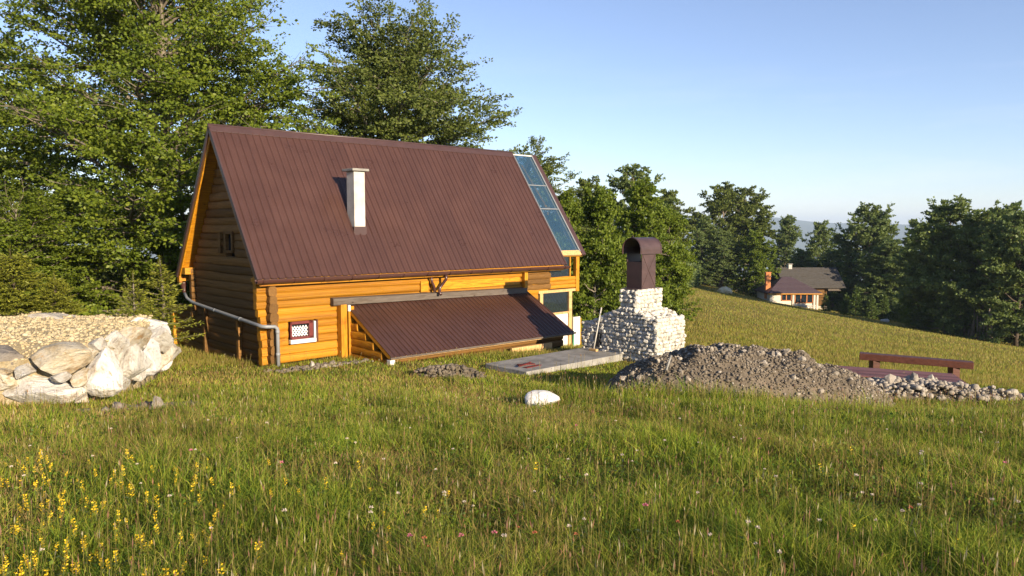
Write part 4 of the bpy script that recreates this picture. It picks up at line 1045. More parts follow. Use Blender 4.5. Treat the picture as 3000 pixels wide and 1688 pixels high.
    lm_ = npmesh('crown', V, 4, np.arange(nL * 4).reshape(-1, 4)); face_attr(lm_, 'tint', np.clip(r.normal(.5, .2, nL), 0, 1))
    wm = wood.mesh('trunk', True, False)
    return wm, lm_

def spruce(seed, H, Rr, nl, leaf=.10, wl=.20, dens=1.0, drop=.25):
    r = np.random.default_rng(seed); wood = MB(); wood.tube([(0, 0, 0), (.02 * H, 0, H * .5), (0, 0, H)], [.028 * H ** .8, .016 * H ** .8, .008], 6)
    V = []
    for i in range(nl):
        t = .06 + .86 * (i / nl); z = H * t; rad = Rr * (1 - t) ** .85 + .06
        for k in range(r.integers(5, 8)):
            az = r.uniform(0, 6.28); ln = rad * r.uniform(.7, 1.12); el = -drop + .75 * t + r.normal(0, .12)
            d = np.array([math.cos(az) * math.cos(el), math.sin(az) * math.cos(el), math.sin(el)]); b = np.array([0, 0, z])
            e = b + d * ln + np.array([0, 0, .10 * ln]); m = b + d * ln * .5
            wood.tube([b, m, e], [.012, .008, .004], 3, False)
            lt = np.array([-d[1], d[0], 0]); n = int(34 * dens * ln / max(.2, leaf * 5)) + 6
            s = r.uniform(.12, 1, n); c0 = b + (e - b) * s[:, None]
            sd = np.where(r.random(n) < .5, 1, -1); tw = (1 - s) * .38 * ln + .05
            q = r.uniform(0, 1, n); base = c0 + lt * (sd * tw * q)[:, None] + d * (tw * q * .6)[:, None]
            base[:, 2] -= .25 * tw * q
            axx = d * .7 + lt * sd[:, None] * .8 + r.normal(0, .45, (n, 3)); axx /= np.linalg.norm(axx, axis=1)[:, None]
            up = r.normal(0, .7, (n, 3)) + np.array([0, 0, .8]); bb = np.cross(axx, up); bb /= np.linalg.norm(bb, axis=1)[:, None]
            l2 = (leaf * r.uniform(.7, 1.3, n))[:, None]
            V.append(np.stack([base, base + axx * l2 * .5 + bb * l2 * wl, base + axx * l2, base + axx * l2 * .5 - bb * l2 * wl], 1).reshape(-1, 3))
    # leader shoot
    n = 60; z = H * r.uniform(.88, 1.02, n); a = r.uniform(0, 6.28, n); base = np.stack([0 * z, 0 * z, z], 1); axx = np.stack([np.cos(a) * .8, np.sin(a) * .8, .7 + 0 * a], 1)
    bb = np.stack([-np.sin(a), np.cos(a), 0 * a], 1); l2 = leaf * .9
    V.append(np.stack([base, base + axx * l2 * .5 + bb * l2 * wl, base + axx * l2, base + axx * l2 * .5 - bb * l2 * wl], 1).reshape(-1, 3))
    V = np.concatenate(V); nq = len(V) // 4
    lm_ = npmesh('crown', V, 4, np.arange(nq * 4).reshape(-1, 4)); face_attr(lm_, 'tint', np.clip(r.normal(.5, .22, nq), 0, 1))
    return wood.mesh('trunk', True, False), lm_

def plant(name, meshes, loc, label, leafm, barkm, rz=0.0, sc=1.0, group=None, cat='tree'):
    root = empty(name, loc, rz, label, cat, group)
    a = bpy.data.objects.new('trunk', meshes[0]); b = bpy.data.objects.new('crown', meshes[1])
    for o, m in ((a, barkm), (b, leafm)):
        if not o.data.materials: o.data.materials.append(m)
        link(o, root); o.material_slots[0].link = 'OBJECT'; o.material_slots[0].material = m
    root.scale = (sc, sc, sc) if not hasattr(sc, '__len__') else sc
    b['kind'] = 'stuff'; return root

round_prof = lambda s: (math.sin(math.pi * min(1, (s * .80 + .20))) ** .6) * .98 + .04
wide_prof = lambda s: .95 * (1 - s ** 2.6) + .10
dome_prof = lambda s: .97 - .40 * s ** 1.6
cone_prof = lambda s: .25 + .8 * math.sin(math.pi * (s * .72 + .26)) ** 1.1
# the big beech left of the cabin
x, y = -14.3, 31.0
A = gen_tree(1, 15.5, 7.4, .05, dome_prof, 150, 230000, .13, 2, 60, .30, .50, (.35, .95), .50, (0, 0), .5, .15, .30, (-.22, 1.5))
plant('beech_tree', A, (x, y, ghs(x, y) - .1), 'huge bright green beech spreading over the left gable of the cabin', M['leaf_a'], M['bark'], 0.0, (1.06, 1.06, 1.03))
B = gen_tree(7, 11.0, 5.2, .03, dome_prof, 80, 76000, .15, 0, 60, .20, .55, (.35, .9), .48, (0, 0), .5, .16, .34, (-.35, 1.3))
x, y = -22.5, 33.0; plant('beech_tree', B, (x, y, ghs(x, y) - .1), 'shaded beech at the edge of the wood behind the big beech', M['leaf_a'], M['bark'], .6)
x, y = -17.2, 26.0; plant('beech_tree', B, (x, y, ghs(x, y) - .1), 'young low beech bush under the big beech', M['leaf_a'], M['bark'], 2.2, (.62, .62, .42))
x, y = -9.6, 31.5; plant('beech_tree', B, (x, y, ghs(x, y) - .1), 'beech sapling in shade behind the gable wall', M['leaf_c'], M['bark_dark'], 3.9, (.5, .5, .42))
# tree behind the cabin roof
C = gen_tree(14, 11.6, 6.4, .18, dome_prof, 110, 160000, .125, 10, 66, .30, .6, (.3, .8), .38, (0, 0), .4, .16, .36, (-.75, 1.2))
x, y = -6.1, 37.5; plant('beech_tree', C, (x, y, -4.2), 'tall grey green beech rising behind the cabin ridge', M['leaf_b'], M['bark'], 0.0, (1.13, 1.13, 1.02))
x, y = 1.2, 42.0; plant('beech_tree', B, (x, y, -4.9), 'beech showing past the glazed end of the cabin ridge', M['leaf_b'], M['bark'], 1.0, (.80, .80, .70))

# woodland variants shared by the farther trees
V1 = gen_tree(31, 10, 3.4, .03, cone_prof, 70, 38000, .21, 5, 66, .16, .55, (.3, .8), .30, (0, 0), .5, .16, .42, (-.5, 1.1))
V2 = gen_tree(32, 12, 4.6, .06, round_prof, 72, 44000, .28, 5, 66, .20, .7, (.4, 1.0), .30, (0, 0), .6, .18, .45, (-.35, 1.4))
V3 = gen_tree(33, 14, 4.6, .22, round_prof, 52, 26000, .30, 15, 66, .22, .7, (.4, .9), .40, (0, 0), .6, .18, .4, (-.2, 1.4))
V4 = gen_tree(34, 8, 3.0, .01, round_prof, 64, 34000, .19, 5, 68, .12, .5, (.3, .7), .28, (0, 0), .6, .18, .45)
def wood_tree(px_, ytop, ybase, d, ms, h0, wfac, leafm, barkm, label, rz, name='broadleaf_tree'):
    b = px2(px_, ybase, d); t = px2(px_, ytop, d); h = t[2] - b[2]
    gz = ghs(b[0], b[1]); base = min(b[2], gz) ; s = (t[2] - base) / h0
    plant(name, ms, (b[0], b[1], base - .05), label, leafm, barkm, rz, (s * wfac, s * wfac, s), 'trees around the meadow')
wood_tree(1738, 585, 950, 34, V4, 8, .72, M['leaf_d'], M['bark'], 'dense bright hornbeam between the glazed cabin end and the fireplace', .3)
wood_tree(1665, 600, 950, 39, V4, 8, .75, M['leaf_d'], M['bark'], 'bright bushy tree just past the glazed cabin end', 2.0)
wood_tree(1868, 548, 900, 44, V1, 10, .85, M['leaf_d'], M['bark'], 'broad bright green tree right behind the fireplace hood', .9)
wood_tree(1955, 640, 895, 46, V4, 8, .78, M['leaf_d'], M['bark'], 'leafy bush at the meadow corner behind the fireplace', 1.7)
wood_tree(1715, 540, 880, 62, V3, 14, .8, M['leaf_b'], M['bark'], 'pale thin tree showing above the hornbeam', 2.5)
wood_tree(1853, 505, 880, 66, V3, 14, .9, M['leaf_c'], M['bark'], 'dark thin crown poking above the broad bright tree', 4.0)
wood_tree(1958, 572, 850, 78, V3, 14, .85, M['leaf_b'], M['bark'], 'grey green crown behind the broad bright tree', 5.0)
wood_tree(2112, 556, 826, 130, V3, 14, 1.0, M['leaf_b'], M['bark'], 'tall airy tree, taller of the pair left of the stone cottage', 1.1)
wood_tree(2180, 566, 828, 132, V3, 14, .95, M['leaf_b'], M['bark'], 'tall airy tree, one of the pair nearer the stone cottage', 3.1)
wood_tree(2062, 650, 826, 122, V2, 12, .85, M['leaf_c'], M['bark'], 'round dark tree standing on the meadow edge by the bright bush', .4)
wood_tree(2118, 690, 824, 120, V2, 12, 1.0, M['leaf_c'], M['bark'], 'low round tree below the tall airy pair', 2.4)
wood_tree(2210, 688, 836, 118, V2, 12, .98, M['leaf_d'], M['bark'], 'round green tree left of the orange brick chimney', 3.5)
wood_tree(2295, 645, 860, 150, V1, 10, .8, M['leaf_c'], M['bark'], 'narrow dark tree above the stone cottage roof', .2)
wood_tree(2395, 664, 860, 155, V3, 14, .75, M['leaf_c'], M['bark'], 'sparse dark tree above the log house chimney', 1.9)
wood_tree(2345, 742, 860, 140, V2, 12, 1.0, M['leaf_c'], M['bark'], 'low dark tree behind the log house ridge', 2.9)
wood_tree(2440, 745, 870, 138, V2, 12, 1.1, M['leaf_c'], M['bark'], 'low dark tree filling the gap behind the log house', 4.4)
wood_tree(2540, 624, 900, 128, V2, 12, .95, M['leaf_c'], M['bark_dark'], 'dark broad tree right of the log house', 5.2)
wood_tree(2600, 720, 910, 116, V2, 12, 1.15, M['leaf_c'], M['bark_dark'], 'low dark tree behind the row of small spruces', .8)
wood_tree(2770, 612, 985, 88, V2, 12, 1.02, M['leaf_c'], M['bark'], 'large dark green tree, tallest of the wood right of the spruces', 1.4)
wood_tree(2690, 690, 930, 126, V2, 12, .95, M['leaf_c'], M['bark'], 'dark tree behind the small pale trunk', 2.7)
wood_tree(2872, 640, 1000, 84, V1, 10, 1.0, M['leaf_c'], M['bark'], 'tall olive tree at the steep meadow edge', 3.7)
wood_tree(2975, 648, 1020, 80, V2, 12, .9, M['leaf_c'], M['bark_dark'], 'dark tree at the lowest meadow corner', 5.6)
wood_tree(2930, 625, 960, 108, V2, 12, 1.0, M['leaf_c'], M['bark_dark'], 'far crown behind the olive tree', .1)
wood_tree(2688, 812, 932, 92, V4, 8, .95, M['leaf_d'], M['bark'], 'small round tree with a slim pale trunk beyond the spruces', 1.0, 'small_tree')
# bare poles of the coppice along the right edge
for k in range(14):
    px_ = 2790 + k * 9 + random.uniform(-4, 4); d = 86 - k * .5; b = px2(px_, 965 + k * 2.2, d); gz = ghs(b[0], b[1])
    tag(MB().tube([(b[0], b[1], gz - .1), (b[0] + random.uniform(-.3, .3), b[1], gz + random.uniform(2.5, 4))], [.11, .06], 6).build('coppice_trunk', M['bark'], None, True),
        'slim pale trunk of the coppice under the large dark tree', 'tree trunk', 'coppice trunks at the meadow edge')
for k in range(9):
    px_ = 2068 + k * 12 + random.uniform(-4, 4); b = px2(px_, 822, 121); gz = ghs(b[0], b[1])
    tag(MB().tube([(b[0], b[1], gz - .1), (b[0] + random.uniform(-.3, .3), b[1], gz + random.uniform(2, 3))], [.16, .09], 6).build('coppice_trunk', M['bark'], None, True),
        'slim pale trunk at the meadow edge below the tall airy pair', 'tree trunk', 'trunks at the far meadow edge')
# dense undergrowth closing the foot of the wood
def undergrowth(name, pts, hmax, n, leaf, mat, label, seed, depth=6.0):
    r = np.random.default_rng(seed); P = np.array([px2(a, 800, d)[:2] for a, d in pts]); sg = np.linalg.norm(np.diff(P, axis=0), axis=1); cum = np.concatenate([[0], np.cumsum(sg)])
    t = r.uniform(0, cum[-1], n); x = np.interp(t, cum, P[:, 0]); y = np.interp(t, cum, P[:, 1]) + r.uniform(0, depth, n)
    hm = hmax * (.62 + .38 * pn(t, 0 * t, 3.0)).clip(.25, 1.2); z = gh(x, y) + hm * r.random(n) ** .8
    ax_ = r.normal(size=(n, 3)); ax_ /= np.linalg.norm(ax_, axis=1)[:, None]; nr_ = r.normal(size=(n, 3)) + np.array([0, 0, .5]); bx_ = np.cross(ax_, nr_); bx_ /= np.linalg.norm(bx_, axis=1)[:, None]
    l_ = (leaf * r.uniform(.6, 1.3, n))[:, None]; p = np.stack([x, y, z], 1)
    V = np.stack([p, p + ax_ * l_ * .5 + bx_ * l_ * .35, p + ax_ * l_, p + ax_ * l_ * .5 - bx_ * l_ * .35], 1).reshape(-1, 3)
    me = npmesh(name, V, 4, np.arange(n * 4).reshape(-1, 4)); face_attr(me, 'tint', np.clip(r.normal(.45, .2, n), 0, 1)); me.materials.append(mat)
    tag(link(bpy.data.objects.new(name, me)), label, 'undergrowth', kind='stuff')
undergrowth('undergrowth', [(1990, 100), (2080, 128), (2260, 136)], 5.0, 14000, .42, M['leaf_c'], 'dark undergrowth along the far meadow edge left of the cottage', 401)
undergrowth('undergrowth', [(2240, 142), (2420, 140), (2570, 134)], 7.0, 14000, .45, M['leaf_c'], 'dark undergrowth behind the two far houses', 402)
undergrowth('undergrowth', [(2540, 122), (2640, 110), (2740, 98), (2840, 92), (2950, 87), (3050, 84)], 4.5, 24000, .36, M['leaf_c'], 'dark undergrowth at the foot of the wood on the right', 403)
undergrowth('undergrowth', [(1660, 52), (1800, 54), (1960, 52)], 4.0, 12000, .26, M['leaf_d'], 'leafy undergrowth behind the fireplace', 404, 4.0)
undergrowth('undergrowth', [(1600, 30.5), (1720, 31), (1840, 32)], 2.2, 6000, .17, M['leaf_d'], 'leafy scrub at the foot of the hornbeam by the glazed cabin end', 406, 2.0)
undergrowth('undergrowth', [(-250, 30), (60, 30), (300, 30), (560, 31)], 3.2, 14000, .20, M['leaf_c'], 'shaded undergrowth beneath the big beech', 405, 5.0)
# small spruces
S1 = spruce(61, 3.0, 1.05, 15, .12, .14, 1.0, .1)
S2 = spruce(62, 3.0, 1.25, 14, .12, .14, 1.0, .1)
for (px_, yt, yb, d, ms, wf, rz, lb) in ((475, 758, 945, 20.6, S1, 1.25, .3, 'taller small spruce against the gable wall'), (395, 800, 945, 20.0, S2, 1.15, 2.0, 'shorter small spruce behind the gravel terrace')):
    b = px2(px_, yb, d); t = px2(px_, yt, d); h = t[2] - b[2] + .6
    plant('small_spruce', ms, (b[0], b[1], b[2] - .6), lb, M['needle'], M['bark'], rz, (h / 3 * wf, h / 3 * wf, h / 3), None, 'spruce')
S3 = spruce(63, 3.4, 1.5, 34, .085, .2, 2.0, .25)
for (px_, yt, d, sx, rz, lb) in ((40, 728, 21.0, 1.35, .4, 'wide yellow green spruce at the left end of the terrace'), (165, 800, 21.4, 1.2, 1.8, 'low yellow green spruce behind the flat white boulder'), (-90, 740, 21.5, 1.3, 3, 'yellow green spruce past the left end of the terrace')):
    b = px2(px_, 950, d); t = px2(px_, yt, d); h = t[2] - b[2] + .7
    plant('bushy_spruce', S3, (b[0], b[1], b[2] - .7), lb, M['needle'], M['bark_dark'], rz, (h / 3.4 * sx, h / 3.4 * sx, h / 3.4), None, 'spruce')
S4 = spruce(64, 3.0, 1.0, 18, .22, .2, 1.2, .2)
for (px_, yt, yb, d, lb) in ((2479, 848, 907, 105, 'small spruce nearest the log house wall'), (2506, 838, 916, 103, 'second small spruce from the log house'), (2553, 852, 920, 102, 'third small spruce from the log house'), (2586, 842, 918, 103, 'farthest small spruce from the log house'), (2418, 858, 906, 107, 'small spruce in front of the dark log wall')):
    b = px2(px_, yb, d); t = px2(px_, yt, d); h = t[2] - b[2]
    plant('small_spruce', S4, (b[0], b[1], min(b[2], ghs(b[0], b[1]))), lb, M['needle_far'], M['bark_dark'], px_, (h / 3 * 1.0, h / 3 * 1.0, h / 3 * 1.04), 'spruces by the log house', 'spruce')
# sandy heap and white stone on the far meadow
for (px_, py_, d, s_, lb) in ((2123, 852, 112, 1.0, 'small pale sand heap on the far meadow left of the cottage'),):
    b = px2(px_, py_, d); gz = ghs(b[0], b[1]); m = rock_mesh(130, 18, 2, 0, 'sand_heap'); m.materials.append(M['gravel'])
    tag(obj('sand_heap', m, None, (b[0], b[1], gz + .2), (0, 0, 0), (2.6, 2.0, 1.5)), lb, 'sand heap')
m = rock_mesh(131, 14, 0, 0, 'pale_rock'); m.materials.append(M['lime'])
b = px2(2592, 932, 96); tag(obj('pale_rock', m, None, (b[0], b[1], ghs(b[0], b[1]) + .1), (0, 0, 0), (1.3, .9, .7)), 'pale rock on the meadow below the small spruces', 'rock')

# ---------------------------------------------------------------- grass
def m_grass():
    m, t, p, o = newmat('meadow grass')
    a = t.nodes.new('ShaderNodeAttribute'); a.attribute_name = 'col'
    t.links.new(a.outputs['Color'], p.inputs['Base Color']); p.inputs['Roughness'].default_value = .55; p.inputs['Specular IOR Level'].default_value = .2
    tr = t.nodes.new('ShaderNodeBsdfTranslucent'); t.links.new(a.outputs['Color'], tr.inputs['Color'])
    mx = t.nodes.new('ShaderNodeMixShader'); mx.inputs[0].default_value = .45
    t.links.new(p.outputs[0], mx.inputs[1]); t.links.new(tr.outputs[0], mx.inputs[2]); t.links.new(mx.outputs[0], o.inputs['Surface'])
    return m
M['grass'] = m_grass()
PAL_G = np.array([(.195, .265, .024), (.265, .315, .032), (.125, .205, .022), (.345, .350, .046)])
PAL_D = np.array([(.40, .30, .09), (.33, .23, .075), (.46, .36, .13), (.33, .19, .08)])
def blades(name, x, y, hgt, wid, dryp, seed, segs, label, lean=.35, var=.3):
    r = np.random.default_rng(seed); n = len(x); z = gh(x, y) - .01
    az = r.uniform(0, 6.28, n); ln = np.abs(r.normal(0, lean, n)) + .05; h = hgt
    dx, dy = np.cos(az) * ln * h, np.sin(az) * ln * h
    face = r.uniform(0, 6.28, n); wx, wy = np.cos(face) * wid / 2, np.sin(face) * wid / 2
    b0 = np.stack([x - wx, y - wy, z], 1); b1 = np.stack([x + wx, y + wy, z], 1); tip = np.stack([x + dx, y + dy, z + h], 1)
    dry = r.random(n) < dryp
    c = np.where(dry[:, None], PAL_D[r.integers(0, 4, n)], PAL_G[r.integers(0, 4, n)]) * r.uniform(1 - var, 1 + var, (n, 1)) * (1 + var * pn(x + 3, y - 8, .7) + .2 * pn(x - 11, y + 6, 2.2))[:, None].clip(.42, 1.6)
    if var < .2: c = c * .5 + np.array([[.25, .225, .045]]) * .5
    if segs == 2:
        mx_, my_ = x + dx * .32, y + dy * .32; mz = z + h * .6
        m0 = np.stack([mx_ - wx * .8, my_ - wy * .8, mz], 1); m1 = np.stack([mx_ + wx * .8, my_ + wy * .8, mz], 1)
        V = np.stack([b0, b1, m0, m1, tip], 1).reshape(-1, 3); k = (np.arange(n) * 5)[:, None]
        F = np.stack([k + [0, 1, 3], k + [0, 3, 2], k + [2, 3, 4]], 1).reshape(-1, 3); rep = 3
    else:
        V = np.stack([b0, b1, tip], 1).reshape(-1, 3); F = np.arange(n * 3).reshape(-1, 3); rep = 1
    me = npmesh(name, V, 3, F)
    at = me.attributes.new('col', 'FLOAT_COLOR', 'FACE')
    at.data.foreach_set('color', np.concatenate([np.repeat(c, rep, 0), np.ones((n * rep, 1))], 1).astype(np.float32).ravel())
    me.materials.append(M['grass']); o = link(bpy.data.objects.new(name, me))
    return tag(o, label, 'grass', kind='stuff')
def house_uv(x, y): return (x - HO[0]) * E1[0] + (y - HO[1]) * E1[1], (x - HO[0]) * E2[0] + (y - HO[1]) * E2[1]
def free(x, y):
    u, v = house_uv(x, y)
    bad = ((u > .35) & (u < 13.2) & (v > .35) & (v < 6)) | ((u > 2.9) & (u < 10.2) & (v > -1.8) & (v < .5)) | ((u > 4.6) & (u < 8.7) & (v > -5.6) & (v < -3.9)) | ((u > 8.5) & (u < 10) & (v > -6.8) & (v < -3.8))
    bad |= in_poly(x, y, TP) | (heap_h(x, y) > .12)
    bad |= (((x - 8.9) / 2.0) ** 2 + ((y - 16.6) / .75) ** 2 < .85) | (((x - 12.3) / 2.2) ** 2 + ((y - 16.2) / .35) ** 2 < .8) | (((x + 1.5) / 1.0) ** 2 + ((y - 18.3) / .45) ** 2 < .7)
    return ~bad
def field(n, d0, d1, seed, aw=47, pw=1.0):
    r = np.random.default_rng(seed); t = r.random(n)
    d = (d0 ** -pw + t * (d1 ** -pw - d0 ** -pw)) ** (-1 / pw); a = R(1) * r.uniform(-aw, aw, n)
    x, y = d * np.sin(a), d * np.cos(a); k = free(x, y); return x[k], y[k], d[k], r
def patch(x, y): return pn(x, y, 1.6) * .6 + pn(x + 40, y - 13, .45) * .7
def dryness(x, y, base=.34, kx=.015):
    return np.clip(base - .13 + .30 * pn(x - 7, y + 3, 3.1) + .2 * pn(x, y, .8) - kx * x, .04, .92)
x, y, d, r = field(240000, 2.4, 9.5, 201)
h = (.14 + .09 * patch(x, y)).clip(.05, .4) * r.uniform(.5, 1.5, len(x)); blades('grass', x, y, h, (.0026 + .0005 * d) * r.uniform(.7, 1.4, len(x)), dryness(x, y, .34, .032), 202, 2, 'tall mixed meadow grass in the foreground', .75)
x, y, d, r = field(300000, 8.5, 30, 203)
h = (.125 + .06 * patch(x, y)).clip(.04, .3) * r.uniform(.5, 1.5, len(x)) * np.clip(1.35 - d / 28, .45, 1) * (1 + 1.5 * np.exp(-((y - 13.5) / .5) ** 2) * (x > .8) * (x < 13)); blades('grass', x, y, h, .00115 * d * r.uniform(.7, 1.4, len(x)), dryness(x, y, .33, .012), 204, 1, 'meadow grass between the foreground and the cabin', .7)
x, y, d, r = field(330000, 22, 150, 205, 44, .6)
h = .13 * r.uniform(.6, 1.4, len(x)); blades('grass', x, y, h, .0008 * d * r.uniform(.7, 1.4, len(x)), dryness(x, y, .60, 0), 206, 1, 'sunlit dry grass of the far meadow slope', .3, .15)

# low broad leaves among the blades
def herb(n, d0, d1, seed, label):
    x, y, d, r = field(n, d0, d1, seed); k = pn(x + 9, y, .9) + pn(x, y + 5, .35) * .6 > r.uniform(-.9, .9, len(x)); x, y, d = x[k], y[k], d[k]; n = len(x)
    z = gh(x, y) + r.uniform(.02, .13, n); l_ = (.016 + .0022 * d) * r.uniform(.6, 1.4, n); a = r.uniform(0, 6.28, n)
    ax_ = np.stack([np.cos(a), np.sin(a), r.normal(.3, .5, n)], 1); ax_ /= np.linalg.norm(ax_, axis=1)[:, None]
    bx_ = np.cross(ax_, r.normal(0, .6, (n, 3)) + np.array([0, 0, .7])); bx_ /= np.linalg.norm(bx_, axis=1)[:, None]; p = np.stack([x, y, z], 1); l_ = l_[:, None]
    V = np.stack([p, p + ax_ * l_ * .5 + bx_ * l_ * .34, p + ax_ * l_, p + ax_ * l_ * .5 - bx_ * l_ * .34], 1).reshape(-1, 3)
    me = npmesh('low_herbs', V, 4, np.arange(n * 4).reshape(-1, 4)); c = PAL_G[r.integers(0, 3, n)] * r.uniform(.35, .95, (n, 1)) * np.array([.85, 1.0, 1.1])
    at = me.attributes.new('col', 'FLOAT_COLOR', 'FACE'); at.data.foreach_set('color', np.concatenate([c, np.ones((n, 1))], 1).astype(np.float32).ravel())
    me.materials.append(M['grass']); tag(link(bpy.data.objects.new('low_herbs', me)), label, 'herbs', kind='stuff')
herb(120000, 2.5, 13, 351, 'low broad leaved herbs between the grass blades')
# seed stalks
def stalks(n, d0, d1, seed, label, hmin, hmax, aw=46):
    x, y, d, r = field(n, d0, d1, seed, aw); n = len(x); z = gh(x, y)
    h = r.uniform(hmin, hmax, n); az = r.uniform(0, 6.28, n); l = np.abs(r.normal(0, .16, n)); dx, dy = np.cos(az) * l * h, np.sin(az) * l * h
    w_ = .0007 + .00013 * d; f = r.uniform(0, 6.28, n); wx, wy = np.cos(f) * w_, np.sin(f) * w_
    hw = (.0022 + .0003 * d) * r.uniform(.6, 1.3, n); hx, hy = np.cos(f) * hw, np.sin(f) * hw; hl_ = r.uniform(.03, .08, n)
    B = np.stack([x, y, z], 1); T_ = np.stack([x + dx, y + dy, z + h], 1); ww = np.stack([wx, wy, 0 * wx], 1); hh_ = np.stack([hx, hy, 0 * hx], 1)
    up = T_ - B; up /= np.linalg.norm(up, axis=1)[:, None]
    V = np.stack([B - ww, B + ww, T_ + ww, T_ - ww, T_, T_ + up * hl_[:, None] * .45 + hh_, T_ + up * hl_[:, None], T_ + up * hl_[:, None] * .45 - hh_], 1).reshape(-1, 3)
    k = (np.arange(n) * 8)[:, None]; F = np.stack([k + [0, 1, 2, 3], k + [4, 5, 6, 7]], 1).reshape(-1, 4)
    me = npmesh('seed_stalks', V, 4, F); at = me.attributes.new('col', 'FLOAT_COLOR', 'FACE')
    HEADS = np.array([(.34, .25, .13), (.30, .15, .09), (.42, .36, .22), (.25, .13, .09), (.26, .22, .08)])
    sc_ = np.array([(.22, .18, .05)]) * r.uniform(.7, 1.3, (n, 1)); hc = HEADS[r.integers(0, 5, n)] * r.uniform(.8, 1.2, (n, 1))
    at.data.foreach_set('color', np.concatenate([np.stack([sc_, hc], 1).reshape(-1, 3), np.ones((2 * n, 1))], 1).astype(np.float32).ravel())
    me.materials.append(M['grass']); tag(link(bpy.data.objects.new('seed_stalks', me)), label, 'grass', kind='stuff')
stalks(3200, 2.6, 10, 301, 'thin dry grass stalks with seed heads in the foreground', .22, .46)
stalks(3500, 9, 22, 302, 'thin dry grass stalks with seed heads farther down the meadow', .2, .42)

# wild flowers
def m_petal(name, col): return m_plain(name, col, .6, .12, 30, 0, .2, 0)
M['yellow'] = m_petal('yellow petals', (.60, .40, .016)); M['pink'] = m_petal('pink clover', (.48, .16, .22)); M['pale'] = m_petal('cream clover', (.58, .50, .42)); M['stem'] = m_plain('flower stem', (.10, .13, .03), .6, .2, 20)
M['rust'] = m_petal('rust clover', (.40, .14, .07))
def flower_meshes(k, kind):
    r = np.random.default_rng(900 + k); st = MB(); hd = MB(); h = r.uniform(.20, .30)
    top = (r.normal(0, .03), r.normal(0, .03), h); st.tube([(0, 0, 0), (top[0] * .3, top[1] * .3, h * .6), top], [.003, .0025, .002], 4)
    for q in range(4):
        a = r.uniform(0, 6.28); z = h * r.uniform(.15, .7); st.add([(0, 0, z), (.025 * math.cos(a + .3), .025 * math.sin(a + .3), z + .02), (.06 * math.cos(a), .06 * math.sin(a), z + .02), (.025 * math.cos(a - .3), .025 * math.sin(a - .3), z + .02)], [(0, 1, 2, 3)])
    def petal(c, d, l, wd_):
        d = Vector(d).normalized(); sd = d.cross(Vector((r.normal(), r.normal(), r.normal()))).normalized(); c = Vector(c)
        hd.add([c, c + d * l * .5 + sd * wd_, c + d * l, c + d * l * .5 - sd * wd_], [(0, 1, 2, 3)])
    if kind == 'spike':
        for q in range(16):
            z = h * (.62 + .42 * q / 16); a = q * 2.4; petal((top[0] * z / h, top[1] * z / h, z), (math.cos(a), math.sin(a), .5), r.uniform(.016, .026), .007)
    else:
        for q in range(34):
            v = r.normal(size=3); v[2] = abs(v[2]) * .8; v /= np.linalg.norm(v); petal(Vector(top) + Vector(v) * .003, v, r.uniform(.012, .018), .0035)
    return st.mesh('stem', False, False), hd.mesh('flower_head', False, False)
FM = {'spike': [flower_meshes(k, 'spike') for k in range(4)], 'ball': [flower_meshes(10 + k, 'ball') for k in range(4)]}
def flower(name, x, y, kind, m, label, group, sc=1.0):
    st, hd = random.choice(FM[kind]); root = empty(name, (x, y, ghs(x, y)), random.uniform(0, 6.28), label, 'flower', group); root.scale = (sc,) * 3
    for nm, me_, mm in (('stem', st, M['stem']), ('flower_head', hd, m)):
        if not me_.materials: me_.materials.append(mm)
        o = link(bpy.data.objects.new(nm, me_), root); o.material_slots[0].link = 'OBJECT'; o.material_slots[0].material = mm
def ground_at(px_, py_):
    v = px2(px_, py_, 1.0); t = 3.0
    for _ in range(60):
        z = ghs(v[0] * t, v[1] * t); e = v[2] * t - z
        t = t * (1 + .5 * e / max(.3, abs(v[2] * t)))
    return v[0] * t, v[1] * t
random.seed(77)
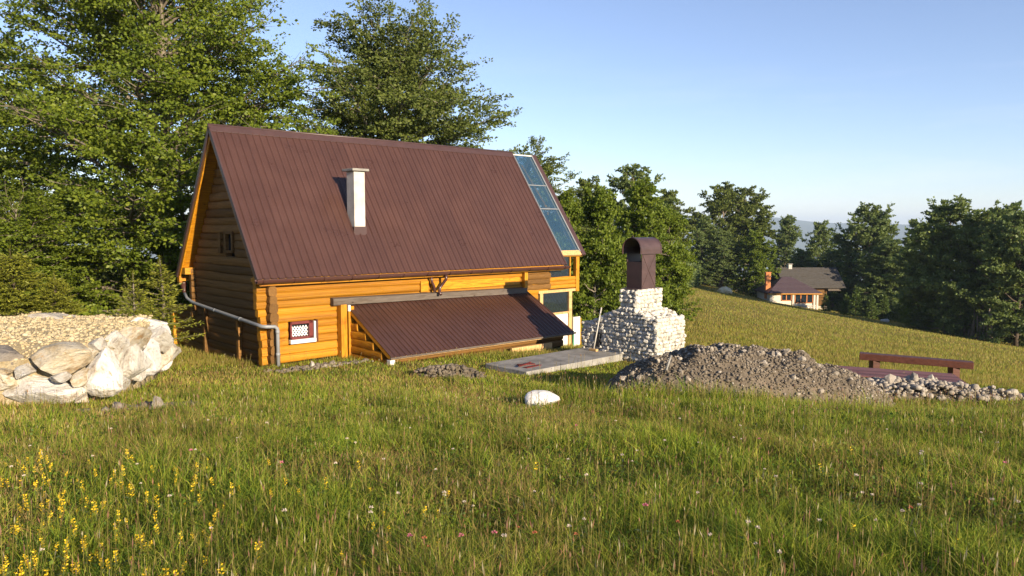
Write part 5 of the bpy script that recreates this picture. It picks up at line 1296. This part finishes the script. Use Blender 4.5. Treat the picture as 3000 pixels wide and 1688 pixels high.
# yellow spikes: thick at the lower left, a few elsewhere (flower heads at these pixels, stems below)
YP = []
for k in range(215):
    px_ = abs(random.gauss(0, 480)) + random.uniform(-40, 60); py_ = random.uniform(1400, 1720) if random.random() < .75 else random.uniform(1330, 1420)
    if px_ < 1150: YP.append((px_, py_))
YP += [(1565, 1370), (1310, 1440), (1245, 1510), (1145, 1545), (1280, 1500), (1230, 1490), (1520, 1690), (2485, 1560), (2800, 1600), (2405, 1370), (2490, 1310), (1275, 1610), (1590, 1690)]
for (a, b_) in YP:
    x, y = ground_at(a, b_ + 60); flower('yellow_flower', x, y, 'spike', M['yellow'], 'spike of small yellow flowers standing in the meadow grass', 'yellow wildflowers in the meadow', random.uniform(.5, .95))
for (a, b_) in ((1352, 1628), (1445, 1634), (1880, 1558), (1218, 1648), (845, 1382), (548, 1350), (2925, 1392), (1700, 1262), (2220, 1290)):
    x, y = ground_at(a, b_ + 55); flower('pink_clover', x, y, 'ball', M['pink'], 'pink clover head standing in the meadow grass', 'pink clovers in the meadow', random.uniform(.9, 1.2))
for (a, b_) in ((1265, 1650), (1240, 1640), (1550, 1630), (1500, 1570), (2650, 1530), (2000, 1560), (1675, 1600)):
    x, y = ground_at(a, b_ + 55); flower('rust_clover', x, y, 'ball', M['rust'], 'withered rust coloured clover head in the meadow grass', 'withered clovers in the meadow', random.uniform(.8, 1.1))
for k in range(70):
    a = random.uniform(0, 3000); b_ = random.uniform(1230, 1690)
    x, y = ground_at(a, b_ + 40); flower('cream_clover', x, y, 'ball', M['pale'], 'cream clover head standing in the meadow grass', 'cream clovers in the meadow', random.uniform(.7, 1.15))

# ---------------------------------------------------------------- haze
hz = MB().box((-14500, -9500, -1600), (14500, 14500, 190)).build('haze', bpy.data.materials.new('haze'), None)
hm = hz.data.materials[0]; hm.use_nodes = True; t = hm.node_tree; t.nodes.clear()
ho = t.nodes.new('ShaderNodeOutputMaterial'); pv = t.nodes.new('ShaderNodeVolumePrincipled')
pv.inputs['Color'].default_value = (.62, .78, 1.0, 1); pv.inputs['Density'].default_value = 1.2e-4; pv.inputs['Anisotropy'].default_value = 0.0
t.links.new(pv.outputs[0], ho.inputs['Volume'])
tag(hz, 'thin blue haze lying over the whole valley', 'haze', kind='stuff')
print('stones', NSTONE, 'objects', len(scene.objects))
